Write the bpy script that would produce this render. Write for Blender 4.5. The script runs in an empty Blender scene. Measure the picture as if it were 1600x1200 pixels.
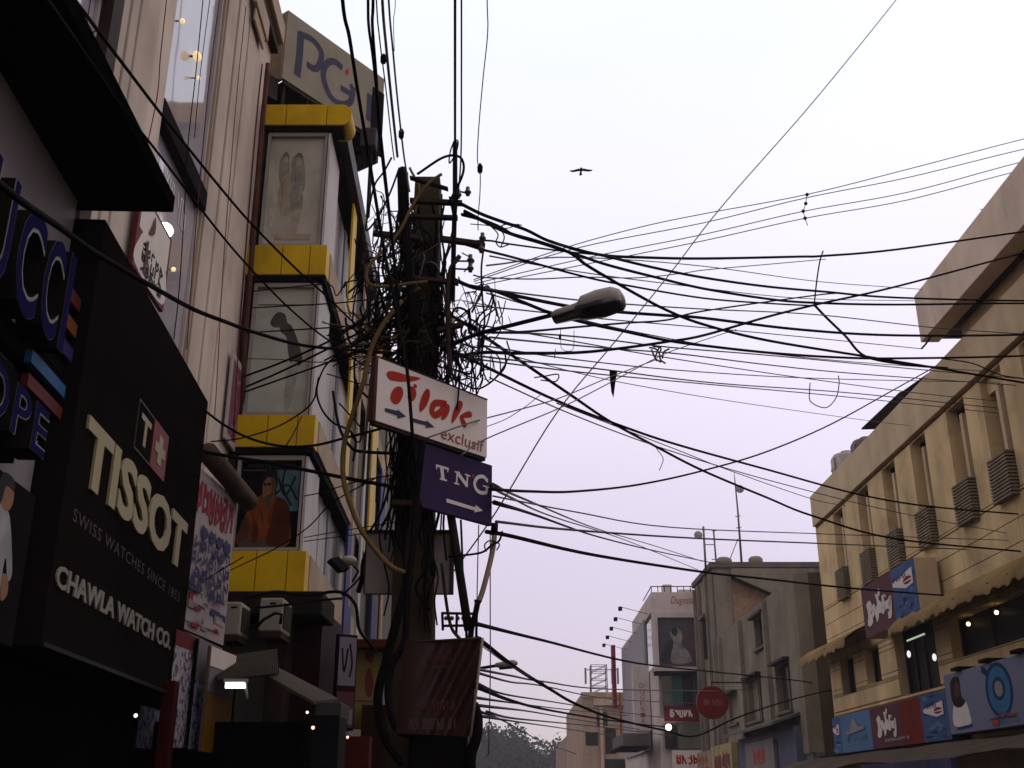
import bpy, bmesh, math, random
from mathutils import Vector, Matrix
random.seed(7)
C = bpy.context.scene.collection

# ------------------------------------------------------------------ camera
F = 1690.0                      # focal length in pixels of the 1600 px wide photograph
PITCH = math.radians(20.8)
CP, SP = math.cos(PITCH), math.sin(PITCH)
EYE = Vector((0, 0, 1.6))
cam_d = bpy.data.cameras.new('camera')
cam_d.sensor_width = 36.0
cam_d.lens = 36.0 * F / 1600.0
cam_d.clip_start = 0.05
cam_d.clip_end = 3000
cam = bpy.data.objects.new('camera', cam_d)
C.objects.link(cam)
cam.location = EYE
cam.rotation_euler = (math.radians(90) + PITCH, 0, 0)
bpy.context.scene.camera = cam

# ------------------------------------------------------------------ world, sun, exposure
world = bpy.data.worlds.new('World')
bpy.context.scene.world = world
world.use_nodes = True
nt = world.node_tree
nt.nodes.clear()
w_out = nt.nodes.new('ShaderNodeOutputWorld')
sky = nt.nodes.new('ShaderNodeTexSky')
sky.sky_type = 'NISHITA'
sky.sun_disc = False
SUN_EL, SUN_AZ = 55.0, 60.0
sky.sun_elevation = math.radians(SUN_EL)
sky.sun_rotation = math.radians(SUN_AZ)
bg1 = nt.nodes.new('ShaderNodeBackground')
bg1.inputs['Strength'].default_value = 0.05
nt.links.new(sky.outputs[0], bg1.inputs[0])
tc = nt.nodes.new('ShaderNodeTexCoord')
sep = nt.nodes.new('ShaderNodeSeparateXYZ')
nt.links.new(tc.outputs['Generated'], sep.inputs[0])
ramp = nt.nodes.new('ShaderNodeValToRGB')           # overcast sky: brightens evenly from horizon to zenith
cr = ramp.color_ramp
cr.elements[0].position = 0.0
cr.elements[0].color = (0.42, 0.305, 0.375, 1)
cr.elements[1].position = 1.0
cr.elements[1].color = (1.0, 0.99, 1.0, 1)
for p, c in ((0.10, (0.525, 0.385, 0.465)), (0.19, (0.62, 0.475, 0.56)), (0.355, (0.80, 0.68, 0.745)), (0.51, (0.865, 0.81, 0.86)), (0.64, (0.855, 0.86, 0.91))):
    e = cr.elements.new(p)
    e.color = (*c, 1)
nt.links.new(sep.outputs['Z'], ramp.inputs[0])
bg2 = nt.nodes.new('ShaderNodeBackground')
bg2.inputs['Strength'].default_value = 1.0
cn = nt.nodes.new('ShaderNodeTexNoise')            # faint unevenness of the overcast
cn.inputs['Scale'].default_value = 2.2
cn.inputs['Detail'].default_value = 4
nt.links.new(tc.outputs['Generated'], cn.inputs['Vector'])
cmr = nt.nodes.new('ShaderNodeMapRange')
cmr.inputs[1].default_value = .3; cmr.inputs[2].default_value = .7; cmr.inputs[3].default_value = .965; cmr.inputs[4].default_value = 1.035
nt.links.new(cn.outputs[0], cmr.inputs[0])
cmul = nt.nodes.new('ShaderNodeMix'); cmul.data_type = 'RGBA'; cmul.blend_type = 'MULTIPLY'; cmul.inputs[0].default_value = 1
nt.links.new(ramp.outputs[0], cmul.inputs[6]); nt.links.new(cmr.outputs[0], cmul.inputs[7])
nt.links.new(cmul.outputs[2], bg2.inputs[0])
addsh = nt.nodes.new('ShaderNodeAddShader')
nt.links.new(bg1.outputs[0], addsh.inputs[0])
nt.links.new(bg2.outputs[0], addsh.inputs[1])
nt.links.new(addsh.outputs[0], w_out.inputs[0])

sun_d = bpy.data.lights.new('sun', 'SUN')
sun_d.energy = 0.5
sun_d.angle = math.radians(40)
sun_d.color = (1.0, 0.90, 0.76)
sun = bpy.data.objects.new('sun', sun_d)
C.objects.link(sun)
sa, se = math.radians(SUN_AZ), math.radians(SUN_EL)
sun_dir = Vector((math.sin(sa) * math.cos(se), math.cos(sa) * math.cos(se), math.sin(se)))
sun.rotation_euler = sun_dir.to_track_quat('Z', 'Y').to_euler()
sun.location = (0, 0, 60)

vs = bpy.context.scene.view_settings
vs.view_transform = 'Standard'
vs.look = 'None'
vs.gamma = 1
vs.exposure = 0.0
vs.use_curve_mapping = False
bpy.context.scene.cycles.max_bounces = 6
bpy.context.scene.cycles.volume_bounces = 1
bpy.context.scene.cycles.use_denoising = True

# ------------------------------------------------------------------ helpers: placing
def ray(px, py):
    a, b = (px - 800) / F, (600 - py) / F
    return Vector((a, CP - b * SP, SP + b * CP))

def atY(px, py, Y):
    r = ray(px, py)
    return EYE + r * (Y / r.y)

class PL:
    """vertical plane: origin on the ground, reading direction U, outward normal N"""
    def __init__(s, ox, oy, psi):
        p = math.radians(psi)
        s.O = Vector((ox, oy, 0)); s.psi = p
        s.U = Vector((math.sin(p), math.cos(p), 0)); s.N = Vector((math.cos(p), -math.sin(p), 0))
    def hit(s, px, py, w=0.0):
        r = ray(px, py)
        t = ((s.O + s.N * w - EYE).dot(s.N)) / r.dot(s.N)
        P = EYE + r * t
        return ((P - s.O).dot(s.U), P.z)
    def pt(s, u, v, w=0.0):
        return s.O + s.U * u + s.N * w + Vector((0, 0, v))
    def rect(s, x0, y0, x1, y1, w=0.0):
        a, b = s.hit(x0, y0, w), s.hit(x1, y1, w)
        return a[0], b[0], min(a[1], b[1]), max(a[1], b[1])

# ------------------------------------------------------------------ helpers: materials
MATS = {}
ALB = (0.66, 0.60, 0.52)       # overall scale of the palette, set against the photograph's exposure
def M(name, col=None, rough=0.75, var=0.14, scale=2.0, streak=0.0, dirt=0.0, bump=0.15, metal=0.0, spec=0.04, fine=45.0, emit=None, estr=0.0, dirtcol=(0.03, 0.026, 0.022)):
    if name not in MATS and col is None: raise ValueError('undefined material ' + name)
    if name in MATS: return MATS[name]
    m = bpy.data.materials.new(name); MATS[name] = m
    if not emit: col = tuple(c * k for c, k in zip(col, ALB))
    m.use_nodes = True
    t = m.node_tree; N = t.nodes; L = t.links
    b = N['Principled BSDF']
    b.inputs['Roughness'].default_value = rough
    b.inputs['Metallic'].default_value = metal
    b.inputs['Specular IOR Level'].default_value = spec
    tcn = N.new('ShaderNodeTexCoord')
    n1 = N.new('ShaderNodeTexNoise'); n1.inputs['Scale'].default_value = scale; n1.inputs['Detail'].default_value = 5
    L.new(tcn.outputs['Object'], n1.inputs['Vector'])
    mix = N.new('ShaderNodeMix'); mix.data_type = 'RGBA'
    mix.inputs[6].default_value = (*[max(0, c * (1 - var)) for c in col], 1)
    mix.inputs[7].default_value = (*[min(1, c * (1 + var)) for c in col], 1)
    mr = N.new('ShaderNodeMapRange'); mr.inputs[1].default_value = .3; mr.inputs[2].default_value = .7
    L.new(n1.outputs[0], mr.inputs[0]); L.new(mr.outputs[0], mix.inputs[0])
    last = mix.outputs[2]
    if streak > 0:
        mp = N.new('ShaderNodeMapping'); mp.inputs['Scale'].default_value = (.75, .75, .10)
        L.new(tcn.outputs['Object'], mp.inputs['Vector'])
        n2 = N.new('ShaderNodeTexNoise'); n2.inputs['Scale'].default_value = 1.6; n2.inputs['Detail'].default_value = 6
        L.new(mp.outputs[0], n2.inputs['Vector'])
        r2 = N.new('ShaderNodeMapRange'); r2.inputs[1].default_value = .42; r2.inputs[2].default_value = .85; r2.inputs[4].default_value = streak
        L.new(n2.outputs[0], r2.inputs[0])
        m2 = N.new('ShaderNodeMix'); m2.data_type = 'RGBA'
        m2.inputs[7].default_value = (*dirtcol, 1)
        L.new(r2.outputs[0], m2.inputs[0]); L.new(last, m2.inputs[6]); last = m2.outputs[2]
    if dirt > 0:
        n3 = N.new('ShaderNodeTexNoise'); n3.inputs['Scale'].default_value = .9; n3.inputs['Detail'].default_value = 9; n3.inputs['Roughness'].default_value = .65
        L.new(tcn.outputs['Object'], n3.inputs['Vector'])
        r3 = N.new('ShaderNodeMapRange'); r3.inputs[1].default_value = .5; r3.inputs[2].default_value = .72; r3.inputs[4].default_value = dirt
        L.new(n3.outputs[0], r3.inputs[0])
        m3 = N.new('ShaderNodeMix'); m3.data_type = 'RGBA'
        m3.inputs[7].default_value = (*dirtcol, 1)
        L.new(r3.outputs[0], m3.inputs[0]); L.new(last, m3.inputs[6]); last = m3.outputs[2]
    L.new(last, b.inputs['Base Color'])
    if bump > 0:
        nb = N.new('ShaderNodeTexNoise'); nb.inputs['Scale'].default_value = fine; nb.inputs['Detail'].default_value = 4
        L.new(tcn.outputs['Object'], nb.inputs['Vector'])
        bp = N.new('ShaderNodeBump'); bp.inputs['Strength'].default_value = bump; bp.inputs['Distance'].default_value = .01
        L.new(nb.outputs[0], bp.inputs['Height']); L.new(bp.outputs[0], b.inputs['Normal'])
    if emit:
        b.inputs['Emission Color'].default_value = (*emit, 1); b.inputs['Emission Strength'].default_value = estr
    return m

def glassM(name, col, rough=0.06, ior=1.7, wave=0.25, spec=.6):
    if name in MATS: return MATS[name]
    m = M(name, col, rough, .25, .7, 0, 0, 0, 0, spec)
    b = m.node_tree.nodes['Principled BSDF']; b.inputs['IOR'].default_value = ior
    N, L = m.node_tree.nodes, m.node_tree.links
    tcn = N.new('ShaderNodeTexCoord'); nb = N.new('ShaderNodeTexNoise'); nb.inputs['Scale'].default_value = .8; nb.inputs['Detail'].default_value = 1
    L.new(tcn.outputs['Object'], nb.inputs['Vector'])
    bp = N.new('ShaderNodeBump'); bp.inputs['Strength'].default_value = wave; bp.inputs['Distance'].default_value = .05
    L.new(nb.outputs[0], bp.inputs['Height']); L.new(bp.outputs[0], b.inputs['Normal'])
    return m

# ------------------------------------------------------------------ helpers: meshes and objects
class MB:
    def __init__(s): s.v = []; s.f = []; s.mi = []; s.mats = []; s.sm = []
    def m(s, mat):
        if mat not in s.mats: s.mats.append(mat)
        return s.mats.index(mat)
    def add(s, vs_, fs_, mat, smooth=False):
        o = len(s.v); s.v += [Vector(p) for p in vs_]; k = s.m(mat)
        for f in fs_:
            s.f.append([i + o for i in f]); s.mi.append(k); s.sm.append(smooth)
        return s
    def hexa(s, p, mat):   # 8 points: bottom 4 then top 4
        return s.add(p, [(3, 2, 1, 0), (4, 5, 6, 7), (0, 1, 5, 4), (1, 2, 6, 5), (2, 3, 7, 6), (3, 0, 4, 7)], mat)
    def box(s, a, b, mat):
        x0, y0, z0 = a; x1, y1, z1 = b
        return s.hexa([(x0, y0, z0), (x1, y0, z0), (x1, y1, z0), (x0, y1, z0), (x0, y0, z1), (x1, y0, z1), (x1, y1, z1), (x0, y1, z1)], mat)
    def pbox(s, pl, u0, u1, v0, v1, w0, w1, mat):
        if u0 > u1: u0, u1 = u1, u0
        if v0 > v1: v0, v1 = v1, v0
        P = pl.pt
        return s.hexa([P(u0, v0, w1), P(u1, v0, w1), P(u1, v0, w0), P(u0, v0, w0), P(u0, v1, w1), P(u1, v1, w1), P(u1, v1, w0), P(u0, v1, w0)], mat)
    def slab(s, pts, d, mat):  # polygon pts extruded by vector d
        n = len(pts); d = Vector(d); pts = [Vector(p) for p in pts]
        fs_ = [tuple(range(n)), tuple(reversed(range(n, 2 * n)))]
        fs_ += [(i + n, (i + 1) % n + n, (i + 1) % n, i) for i in range(n)]
        return s.add(pts + [p + d for p in pts], fs_, mat)
    def tube(s, pts, r, mat, n=6, cap=True):
        pts = [Vector(p) for p in pts]
        k = len(pts); vs_ = []; up = None
        for i, p in enumerate(pts):
            t = (pts[min(i + 1, k - 1)] - pts[max(i - 1, 0)])
            if t.length < 1e-9: t = Vector((0, 0, 1))
            t.normalize()
            if up is None:
                up = Vector((0, 0, 1)) if abs(t.z) < .9 else Vector((1, 0, 0))
            a = up - t * up.dot(t)
            if a.length < 1e-6: a = t.orthogonal()
            a.normalize(); up = a; b = t.cross(a)
            rr = r[i] if isinstance(r, (list, tuple)) else r
            for j in range(n):
                q = 2 * math.pi * j / n
                vs_.append(p + a * (rr * math.cos(q)) + b * (rr * math.sin(q)))
        fs_ = []
        for i in range(k - 1):
            for j in range(n):
                fs_.append((i * n + j, i * n + (j + 1) % n, (i + 1) * n + (j + 1) % n, (i + 1) * n + j))
        if cap:
            fs_.append(tuple(reversed(range(n)))); fs_.append(tuple(range((k - 1) * n, k * n)))
        return s.add(vs_, fs_, mat, True)
    def ball(s, c, r, mat, n=8, m=6, sx=1, sy=1, sz=1):
        c = Vector(c); vs_ = []; fs_ = []
        for i in range(m + 1):
            th = math.pi * i / m
            for j in range(n):
                q = 2 * math.pi * j / n
                vs_.append(c + Vector((r * sx * math.sin(th) * math.cos(q), r * sy * math.sin(th) * math.sin(q), r * sz * math.cos(th))))
        for i in range(m):
            for j in range(n):
                fs_.append((i * n + j, (i + 1) * n + j, (i + 1) * n + (j + 1) % n, i * n + (j + 1) % n))
        return s.add(vs_, fs_, mat, True)
    def flat(s, pl, pts, w, mat):     # a printed shape lying on a plane
        return s.add([pl.pt(u, v, w) for u, v in pts], [tuple(range(len(pts)))], mat)
    def build(s, name, parent=None, bevel=0.0, pivot=None):
        me = bpy.data.meshes.new(name)
        if parent is not None: L0 = base(parent)
        elif pivot is not None: L0 = Vector(pivot)
        else:
            xs = [p.x for p in s.v]; ys = [p.y for p in s.v]; zs = [p.z for p in s.v]
            L0 = Vector(((min(xs) + max(xs)) / 2, (min(ys) + max(ys)) / 2, min(zs)))
        me.from_pydata([p - L0 for p in s.v], [], s.f)
        for mt in s.mats: me.materials.append(mt)
        me.polygons.foreach_set('material_index', s.mi)
        me.polygons.foreach_set('use_smooth', s.sm)
        me.update()
        o = bpy.data.objects.new(name, me); C.objects.link(o)
        if parent is not None: o.parent = parent
        else: o.location = L0
        if bevel > 0:
            md = o.modifiers.new('Bevel', 'BEVEL'); md.width = bevel; md.segments = 2; md.limit_method = 'ANGLE'
        return o

def base(o):
    p = Vector((0, 0, 0))
    while o is not None:
        p += o.location; o = o.parent
    return p
def tag(o, label, cat, group=None):
    o['label'] = label; o['category'] = cat
    if group: o['group'] = group
    return o
def thing(name, label, cat, loc, group=None):
    o = bpy.data.objects.new(name, None); o.empty_display_size = .3
    C.objects.link(o); o.location = Vector(loc)
    return tag(o, label, cat, group)
def kind(o, k):
    o['kind'] = k; return o
def copy_tree(o, parent=None):
    c = o.copy(); C.objects.link(c); c.parent = parent
    for ch in list(o.children): copy_tree(ch, c)
    return c

def crom(pts, per=6, closed=False):
    pts = [Vector(p) for p in pts]; n = len(pts); out = []
    if n < 3 and not closed:
        return [pts[0].lerp(pts[1], i / per) for i in range(per + 1)]
    rng = range(n) if closed else range(n - 1)
    for i in rng:
        p1, p2 = pts[i], pts[(i + 1) % n]
        p0 = pts[(i - 1) % n] if closed or i > 0 else p1 * 2 - p2
        p3 = pts[(i + 2) % n] if closed or i < n - 2 else p2 * 2 - p1
        for j in range(per):
            t = j / per
            out.append(.5 * ((2 * p1) + (p2 - p0) * t + (2 * p0 - 5 * p1 + 4 * p2 - p3) * t * t + (3 * p1 - p0 - 3 * p2 + p3) * t ** 3))
    if not closed: out.append(pts[-1])
    return out

def textgeo(s, bold=0.0, shear=0.0, space=1.0, extr=0.0, res=3):
    cu = bpy.data.curves.new('lettering', 'FONT')
    cu.body = s; cu.offset = bold; cu.shear = shear; cu.space_character = space; cu.extrude = extr; cu.resolution_u = res
    ob = bpy.data.objects.new('lettering', cu); C.objects.link(ob)
    dg = bpy.context.evaluated_depsgraph_get(); dg.update()
    me = ob.evaluated_get(dg).to_mesh()
    vs_ = [v.co.copy() for v in me.vertices]; fs_ = [tuple(p.vertices) for p in me.polygons]
    ob.evaluated_get(dg).to_mesh_clear()
    bpy.data.objects.remove(ob); bpy.data.curves.remove(cu)
    return vs_, fs_

def letters(mb, pl, s, u0, u1, v0, v1, w, mat, bold=0.0, shear=0.0, depth=0.0, space=1.0, side=None, vert=False):
    vs_, fs_ = textgeo(s, bold, shear, space)
    xs = [p.x for p in vs_]; ys = [p.y for p in vs_]
    a0, a1, b0, b1 = min(xs), max(xs), min(ys), max(ys)
    def mp(p, ww):
        return pl.pt(u0 + (p.x - a0) / (a1 - a0) * (u1 - u0), v0 + (p.y - b0) / (b1 - b0) * (v1 - v0), ww)
    mb.add([mp(p, w + depth) for p in vs_], fs_, mat)
    if depth > 0:   # side walls from the border edges
        cnt = {}
        for f in fs_:
            for i in range(len(f)):
                a, b = f[i], f[(i + 1) % len(f)]
                k = (min(a, b), max(a, b)); cnt.setdefault(k, []).append((a, b))
        pts = []; qs = []
        for k, l in cnt.items():
            if len(l) == 1:
                a, b = l[0]; o = len(pts)
                pts += [mp(vs_[a], w + depth), mp(vs_[b], w + depth), mp(vs_[b], w), mp(vs_[a], w)]
                qs.append((o, o + 3, o + 2, o + 1))
        mb.add(pts, qs, side or mat)

def ell(cx, cy, rx, ry, n=18, a0=0, a1=360):
    return [(cx + rx * math.cos(math.radians(a0 + (a1 - a0) * i / n)), cy + ry * math.sin(math.radians(a0 + (a1 - a0) * i / n))) for i in range(n if a1 - a0 >= 360 else n + 1)]
def blob(pts, per=5):
    return [(p.x, p.y) for p in crom([(x, y, 0) for x, y in pts], per, True)]
class Print:
    """flat print: shapes in 0..1 picture coordinates laid on a rectangle of a plane, each a hair above the last"""
    def __init__(s, mb, pl, r, w): s.mb, s.pl, s.r, s.w, s.k = mb, pl, r, w, 0
    def shape(s, pts, mat):
        u0, u1, v0, v1 = s.r
        s.mb.flat(s.pl, [(u0 + x * (u1 - u0), v0 + y * (v1 - v0)) for x, y in pts], s.w + s.k * .0003, mat); s.k += 1
    def band(s, x0, y0, x1, y1, mat): s.shape([(x0, y0), (x1, y0), (x1, y1), (x0, y1)], mat)
    def stroke(s, pts, wd, mat, per=5):
        c = crom([(x, y, 0) for x, y in pts], per)
        u0, u1, v0, v1 = s.r; asp = abs((v1 - v0) / (u1 - u0))
        ws = wd if isinstance(wd, (list, tuple)) else None
        vs_ = []; n = len(c)
        for i, p in enumerate(c):
            t = c[min(i + 1, n - 1)] - c[max(i - 1, 0)]; t = Vector((t.x, t.y * asp, 0)); t.normalize()
            q = i / (n - 1)
            ww = (ws[0] + (ws[1] - ws[0]) * q + (ws[2] * 4 * q * (1 - q) if len(ws) > 2 else 0)) if ws else wd
            nx, ny = -t.y * ww / 2, t.x * ww / 2 / asp
            for sg in (1, -1):
                x, y = p.x + nx * sg, p.y + ny * sg
                vs_.append(s.pl.pt(u0 + x * (u1 - u0), v0 + y * (v1 - v0), s.w + s.k * .0003))
        s.mb.add(vs_, [(2 * i, 2 * i + 2, 2 * i + 3, 2 * i + 1) for i in range(n - 1)], mat); s.k += 1
    def text(s, t, x0, y0, x1, y1, mat, **kw):
        u0, u1, v0, v1 = s.r
        letters(s.mb, s.pl, t, u0 + x0 * (u1 - u0), u0 + x1 * (u1 - u0), v0 + y0 * (v1 - v0), v0 + y1 * (v1 - v0), s.w + s.k * .0003, mat, **kw); s.k += 1

def scrib(P, n, x0, y0, x1, y1, mat, seed=1, wd=.10):
    """illegible painted writing: n letter-like groups of strokes"""
    rr = random.Random(seed); w = (x1 - x0) / n
    for i in range(n):
        a, b = x0 + i * w + w * .12, x0 + (i + 1) * w - w * .12
        f = lambda x, y: (a + x * (b - a), y0 + y * (y1 - y0))
        t = wd * w
        if rr.random() < .75: P.stroke([f(.1, 0), f(.1 + rr.uniform(-.05, .1), 1)], t, mat, 2)
        if rr.random() < .6: P.stroke([f(.9, rr.uniform(0, .3)), f(.85, 1)], t, mat, 2)
        if rr.random() < .7: P.stroke([f(.1, rr.choice((0, .5, 1))), f(.9, rr.choice((0, .5, 1)))], t, mat, 2)
        if rr.random() < .6: P.stroke([f(.15, .1), f(.6, rr.uniform(-.05, .2)), f(.95, .4), f(.6, .65), f(.2, .6)], t, mat, 3)

def cells(u0, u1, v0, v1, holes, us=(), vs_=()):
    """split a rectangle into cells along given lines, leaving the holes open"""
    U = sorted({u0, u1, *[x for h in holes for x in h[:2] if u0 < x < u1], *[x for x in us if u0 < x < u1]})
    V = sorted({v0, v1, *[y for h in holes for y in h[2:] if v0 < y < v1], *[y for y in vs_ if v0 < y < v1]})
    out = []
    for j in range(len(V) - 1):
        run = None
        for i in range(len(U) - 1):
            cu, cv = (U[i] + U[i + 1]) / 2, (V[j] + V[j + 1]) / 2
            inside = any(h[0] < cu < h[1] and h[2] < cv < h[3] for h in holes)
            brk = run is None or (U[i] in us)
            if inside:
                if run: out.append(run)
                run = None
            elif run is None: run = [U[i], U[i + 1], V[j], V[j + 1]]
            elif U[i] in us:
                out.append(run); run = [U[i], U[i + 1], V[j], V[j + 1]]
            else: run[1] = U[i + 1]
        if run: out.append(run)
    return out

def fit(px_t, Y):   # radius in metres of something px_t pixels thick at distance Y
    return px_t * .5 * (Y * 1.06) / F

# ------------------------------------------------------------------ palette
CREAM = M('cream_plaster', (.755, .66, .615), .8, .12, 1.2, .35, .2)
CREAM2 = M('cream_plaster_warm', (.56, .45, .37), .8, .12, 1.2, .3, .2)
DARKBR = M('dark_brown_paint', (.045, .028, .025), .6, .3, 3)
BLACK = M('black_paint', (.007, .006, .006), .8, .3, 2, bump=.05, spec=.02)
BLACKW = M('black_rubber', (.009, .008, .010), .7, .3, 6, bump=.05, spec=.01)
GREYW = M('grey_wire', (.07, .062, .07), .6, .3, 6, bump=.0, spec=.3)
REDW = M('dark_red_wire', (.13, .035, .035), .6, .3, 6, bump=.0)
TANW = M('tan_conduit', (0.21, 0.14, 0.0525), .6, .25, 4, .3, .3)
WHITE = M('white_paint', (.60, .57, .58), .6, .08, 1.5, .18, .12)
WHITEF = M('white_flex', (0.961, 0.8835, 0.8835), .5, .06, 2, .1, .1)
YEL = M('yellow_panel', (.84, .55, .016), .42, .14, 1.2, .42, .35, bump=.06, dirtcol=(.16, .085, .012))
YELD = M('yellow_paint', (.68, .445, .02), .6, .2, 1.5, .4, .2)
GLASSL = glassM('sky_glass', (.50, .48, .60), .07, 2.0)  # lavender base colour adds to the sky's reflection in the glass
GLASSD = glassM('dark_glass', (.025, .026, .03), .15, 1.4, spec=.3)
GLASSG = glassM('green_grey_glass', (.17, .19, .17), .12, 1.6)
CONC = M('concrete', (.22, .19, .155), .9, .25, 1.5, .5, .45)
POLEM = M('pole_concrete', (0.066, 0.0492, 0.033), .9, .3, 3, .5, .4)
STEEL = M('galvanised_steel', (.22, .22, .23), .5, .3, 4, .2, .2, metal=.5)
RUST = M('rusty_iron', (.05, .033, .026), .8, .4, 8, .2, .3)
BLUE = M('blue_paint', (.035, .04, .20), .5, .2, 2, .2)
MAROON = M('maroon_board', (0.02695, 0.0049, 0.00539), .6, .25, 1.5, .3, .2)
CLAD = M('white_cladding', (0.65, 0.6305, 0.676), .5, .1, 1.5, .3, .15)
RED_T = M('red_print', (.48, .045, .03), .5, .1, 3, bump=0)
BLUE_T = M('slate_blue_print', (0.06, 0.057, 0.12), .5, .1, 3, bump=0)
WHITE_T = M('white_print', (0.858, 0.806, 0.806), .5, .05, 3, bump=0)
GREY_T = M('grey_print', (.30, .28, .30), .5, .05, 3, bump=0)
NAVY_T = M('navy_print', (.03, .05, .2), bump=0)
BLACK_T = M('black_print', (.012, .011, .014), .5, .05, 3, bump=0)
SKIN_T = M('skin_print', (.28, .15, .09), .5, .1, 3, bump=0)
YCREAM = M('yellow_cream_render', (0.8762, 0.6803, 0.3979), .85, .16, .7, .6, .5, dirtcol=(.19, .14, .08))
YCREAM2 = M('pale_cream_render', (0.7644, 0.6251, 0.4407), .85, .1, .8, .3, .2, dirtcol=(.12, .085, .05))

# ------------------------------------------------------------------ the planes of the street
L1 = PL(-4.2, 15.5, -1.9)        # near left building, wall along the street
SG = PL(-3.05, 7.15, -4.1)       # shop signs on the left
L2F = PL(-4.2, 15.3, 90)         # yellow banded building, end wall facing us
L2S = PL(-2.98, 15.3, -1.9)      # its street wall
PG = PL(-4.2, 16.5, 36.87)       # roof billboard
TS = PL(-1.26, 9.5, 40.25)       # signs on the pole
HB = PL(-3.5, 11.6, 3)           # hoardings beyond the black sign
R1 = PL(12, 42, 180.63)          # right building, wall along the street (u runs towards us)
R1N = PL(12, 42, 90)
R2 = PL(12.2, 46, 180.6)
R2E = PL(12.2, 46, 90)
R2T = PL(12.2, 66, 90)
R3E = PL(9.6, 75, 90)
R3S = PL(9.6, 75, 180.6)
R4E = PL(7.2, 116, 90)

# ================================================================== ground
def sheet(name, x0, x1, y0, y1, z, mat, k='structure'):
    mb = MB(); mb.add([(x0, y0, z), (x1, y0, z), (x1, y1, z), (x0, y1, z)], [(0, 1, 2, 3)], mat)
    return kind(mb.build(name), k)
ASPH = M('asphalt', (.05, .047, .046), .9, .3, 1, 0, .3)
sheet('ground', -350, 350, -100, 500, 0.0, M('earth', (.09, .075, .06), .95, .3, .4, 0, .3))
sheet('road', -2.4, 9.0, -40, 400, .004, ASPH)
for nm, x0, x1 in (('pavement_left', -6.5, -2.4), ('pavement_right', 9.0, 12.2)):
    mb = MB(); mb.box((x0, -40, .004), (x1, 300, .14), M('paving', (.17, .15, .13), .9, .3, 2, 0, .4)); kind(mb.build(nm), 'structure')

# ================================================================== LEFT: near cream building
b1 = thing('shop_building', 'tall cream building with fluted pilasters and tall sky-reflecting windows behind the black watch sign', 'building', (-8, 9, 0))
mb = MB()
mb.pbox(L1, -14, .12, 0, 20, -8, -.45, CREAM2); mb.build('wall', b1)
def pilaster(u0, u1, strips, v0=3.0, v1=20):
    mb = MB()
    mb.pbox(L1, u0, u1, v0, v1, -.45, -.06, CREAM2)
    for a, b, w in strips:
        mb.pbox(L1, u0 + a * (u1 - u0), u0 + b * (u1 - u0), v0, v1, -.06, w, CREAM)
    return mb.build('pilaster', b1, .012)
pilaster(-6.54, -4.85, [(0, .18, -.035), (.185, .3, -.01), (.305, .64, .01), (.65, .94, 0), (.95, 1, -.03)])
pilaster(-2.70, .12, [(.02, .2, -.03), (.21, .42, -.005), (.43, .80, .01), (.81, 1, -.01)])
pilaster(-13.5, -10.6, [(0, .25, .0), (.3, .7, .04), (.75, 1, 0)])
mb = MB(); mb.pbox(L1, -6.80, -6.545, 3, 20, -.45, .02, DARKBR); mb.build('brown_pier', b1)
for (u0, u1, vv) in ((-10.6, -6.80, ((5.6, 9.0), (9.28, 13.4))), (-4.85, -2.70, ((5.6, 8.96), (9.28, 13.4)))):
    for v0, v1 in vv:
        mb = MB(); mb.pbox(L1, u0, u1, v0, v1, -.20, -.14, GLASSL); g = mb.build('window_pane', b1)
        mb = MB(); mb.pbox(L1, u0, u0 + .05, v0, v1, -.138, -.10, DARKBR); mb.build('frame', g)
        mb = MB(); mb.pbox(L1, u1 - .06, u1, v0, v1, -.138, -.10, WHITE); mb.build('frame', g)
        mb = MB(); mb.pbox(L1, u0 - .002, u1 + .002, v1 + .002, v1 + .27, -.44, -.02, BLACK); mb.build('spandrel_bar', b1)
mb = MB(); mb.pbox(L1, -14, .13, 13.9, 14.3, -.04, .20, CREAM2); mb.pbox(L1, -14, .12, 13.7, 13.898, -.04, .12, DARKBR); mb.build('cornice', b1, .02)
for u in (-5.6, -1.2):
    mb = MB(); mb.pbox(L1, u - .5, u + .5, 13.3, 13.697, .052, .12, CREAM2); mb.pbox(L1, u - .38, u + .38, 13.05, 13.298, .052, .09, CREAM2); mb.build('capital', b1, .015)
# white lettering stuck on the lower pane
mb = MB(); P = Print(mb, L1, (-4.62, -3.15, 8.35, 8.72), -.134); scrib(P, 9, 0, 0, 1, 1, M('frosted_letters', (.9, .88, .98), .5, bump=0), 24, .16); mb.build('window_lettering', b1)

def on(pl, pts, w, per=5):
    out = []
    for i, p in enumerate(pts):
        u, v = pl.hit(p[0], p[1], w); out.append(pl.pt(u, v, w + random.uniform(-.015, .015)))
    return crom(out, per)
REDL = [([(261, 0), (252, 90), (245, 150), (228, 246)], 'thin dark red wire hanging down the middle of the wide cream pilaster', 1.6),
        ([(317, 0), (307, 110), (296, 220), (288, 330), (282, 450), (272, 530)], 'thin dark wire hanging across the window beside the brightest reflection', 1.8),
        ([(330, -5), (315, 110), (304, 215)], 'short thin grey wire hanging in the upper window between two dark ones', 1.4),
        ([(342, -5), (328, 130), (318, 230), (302, 400), (290, 545)], 'thin dark red wire hanging down the right side of the tall window', 1.8),
        ([(384, 10), (372, 130), (360, 250), (350, 420), (338, 590), (336, 650)], 'thin dark red wire running down the cream pilaster near the yellow bands', 1.6),
        ([(144, -5), (139, 30), (134, 66)], 'short dark red wire over the topmost left window pane', 1.6)]
for pts, lab, t in REDL:
    mb = MB(); mb.tube(on(L1, pts, .10), fit(t, 12), REDW if 'red' in lab else BLACKW, 5)
    tag(mb.build('hanging_wire'), lab, 'wire')
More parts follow.
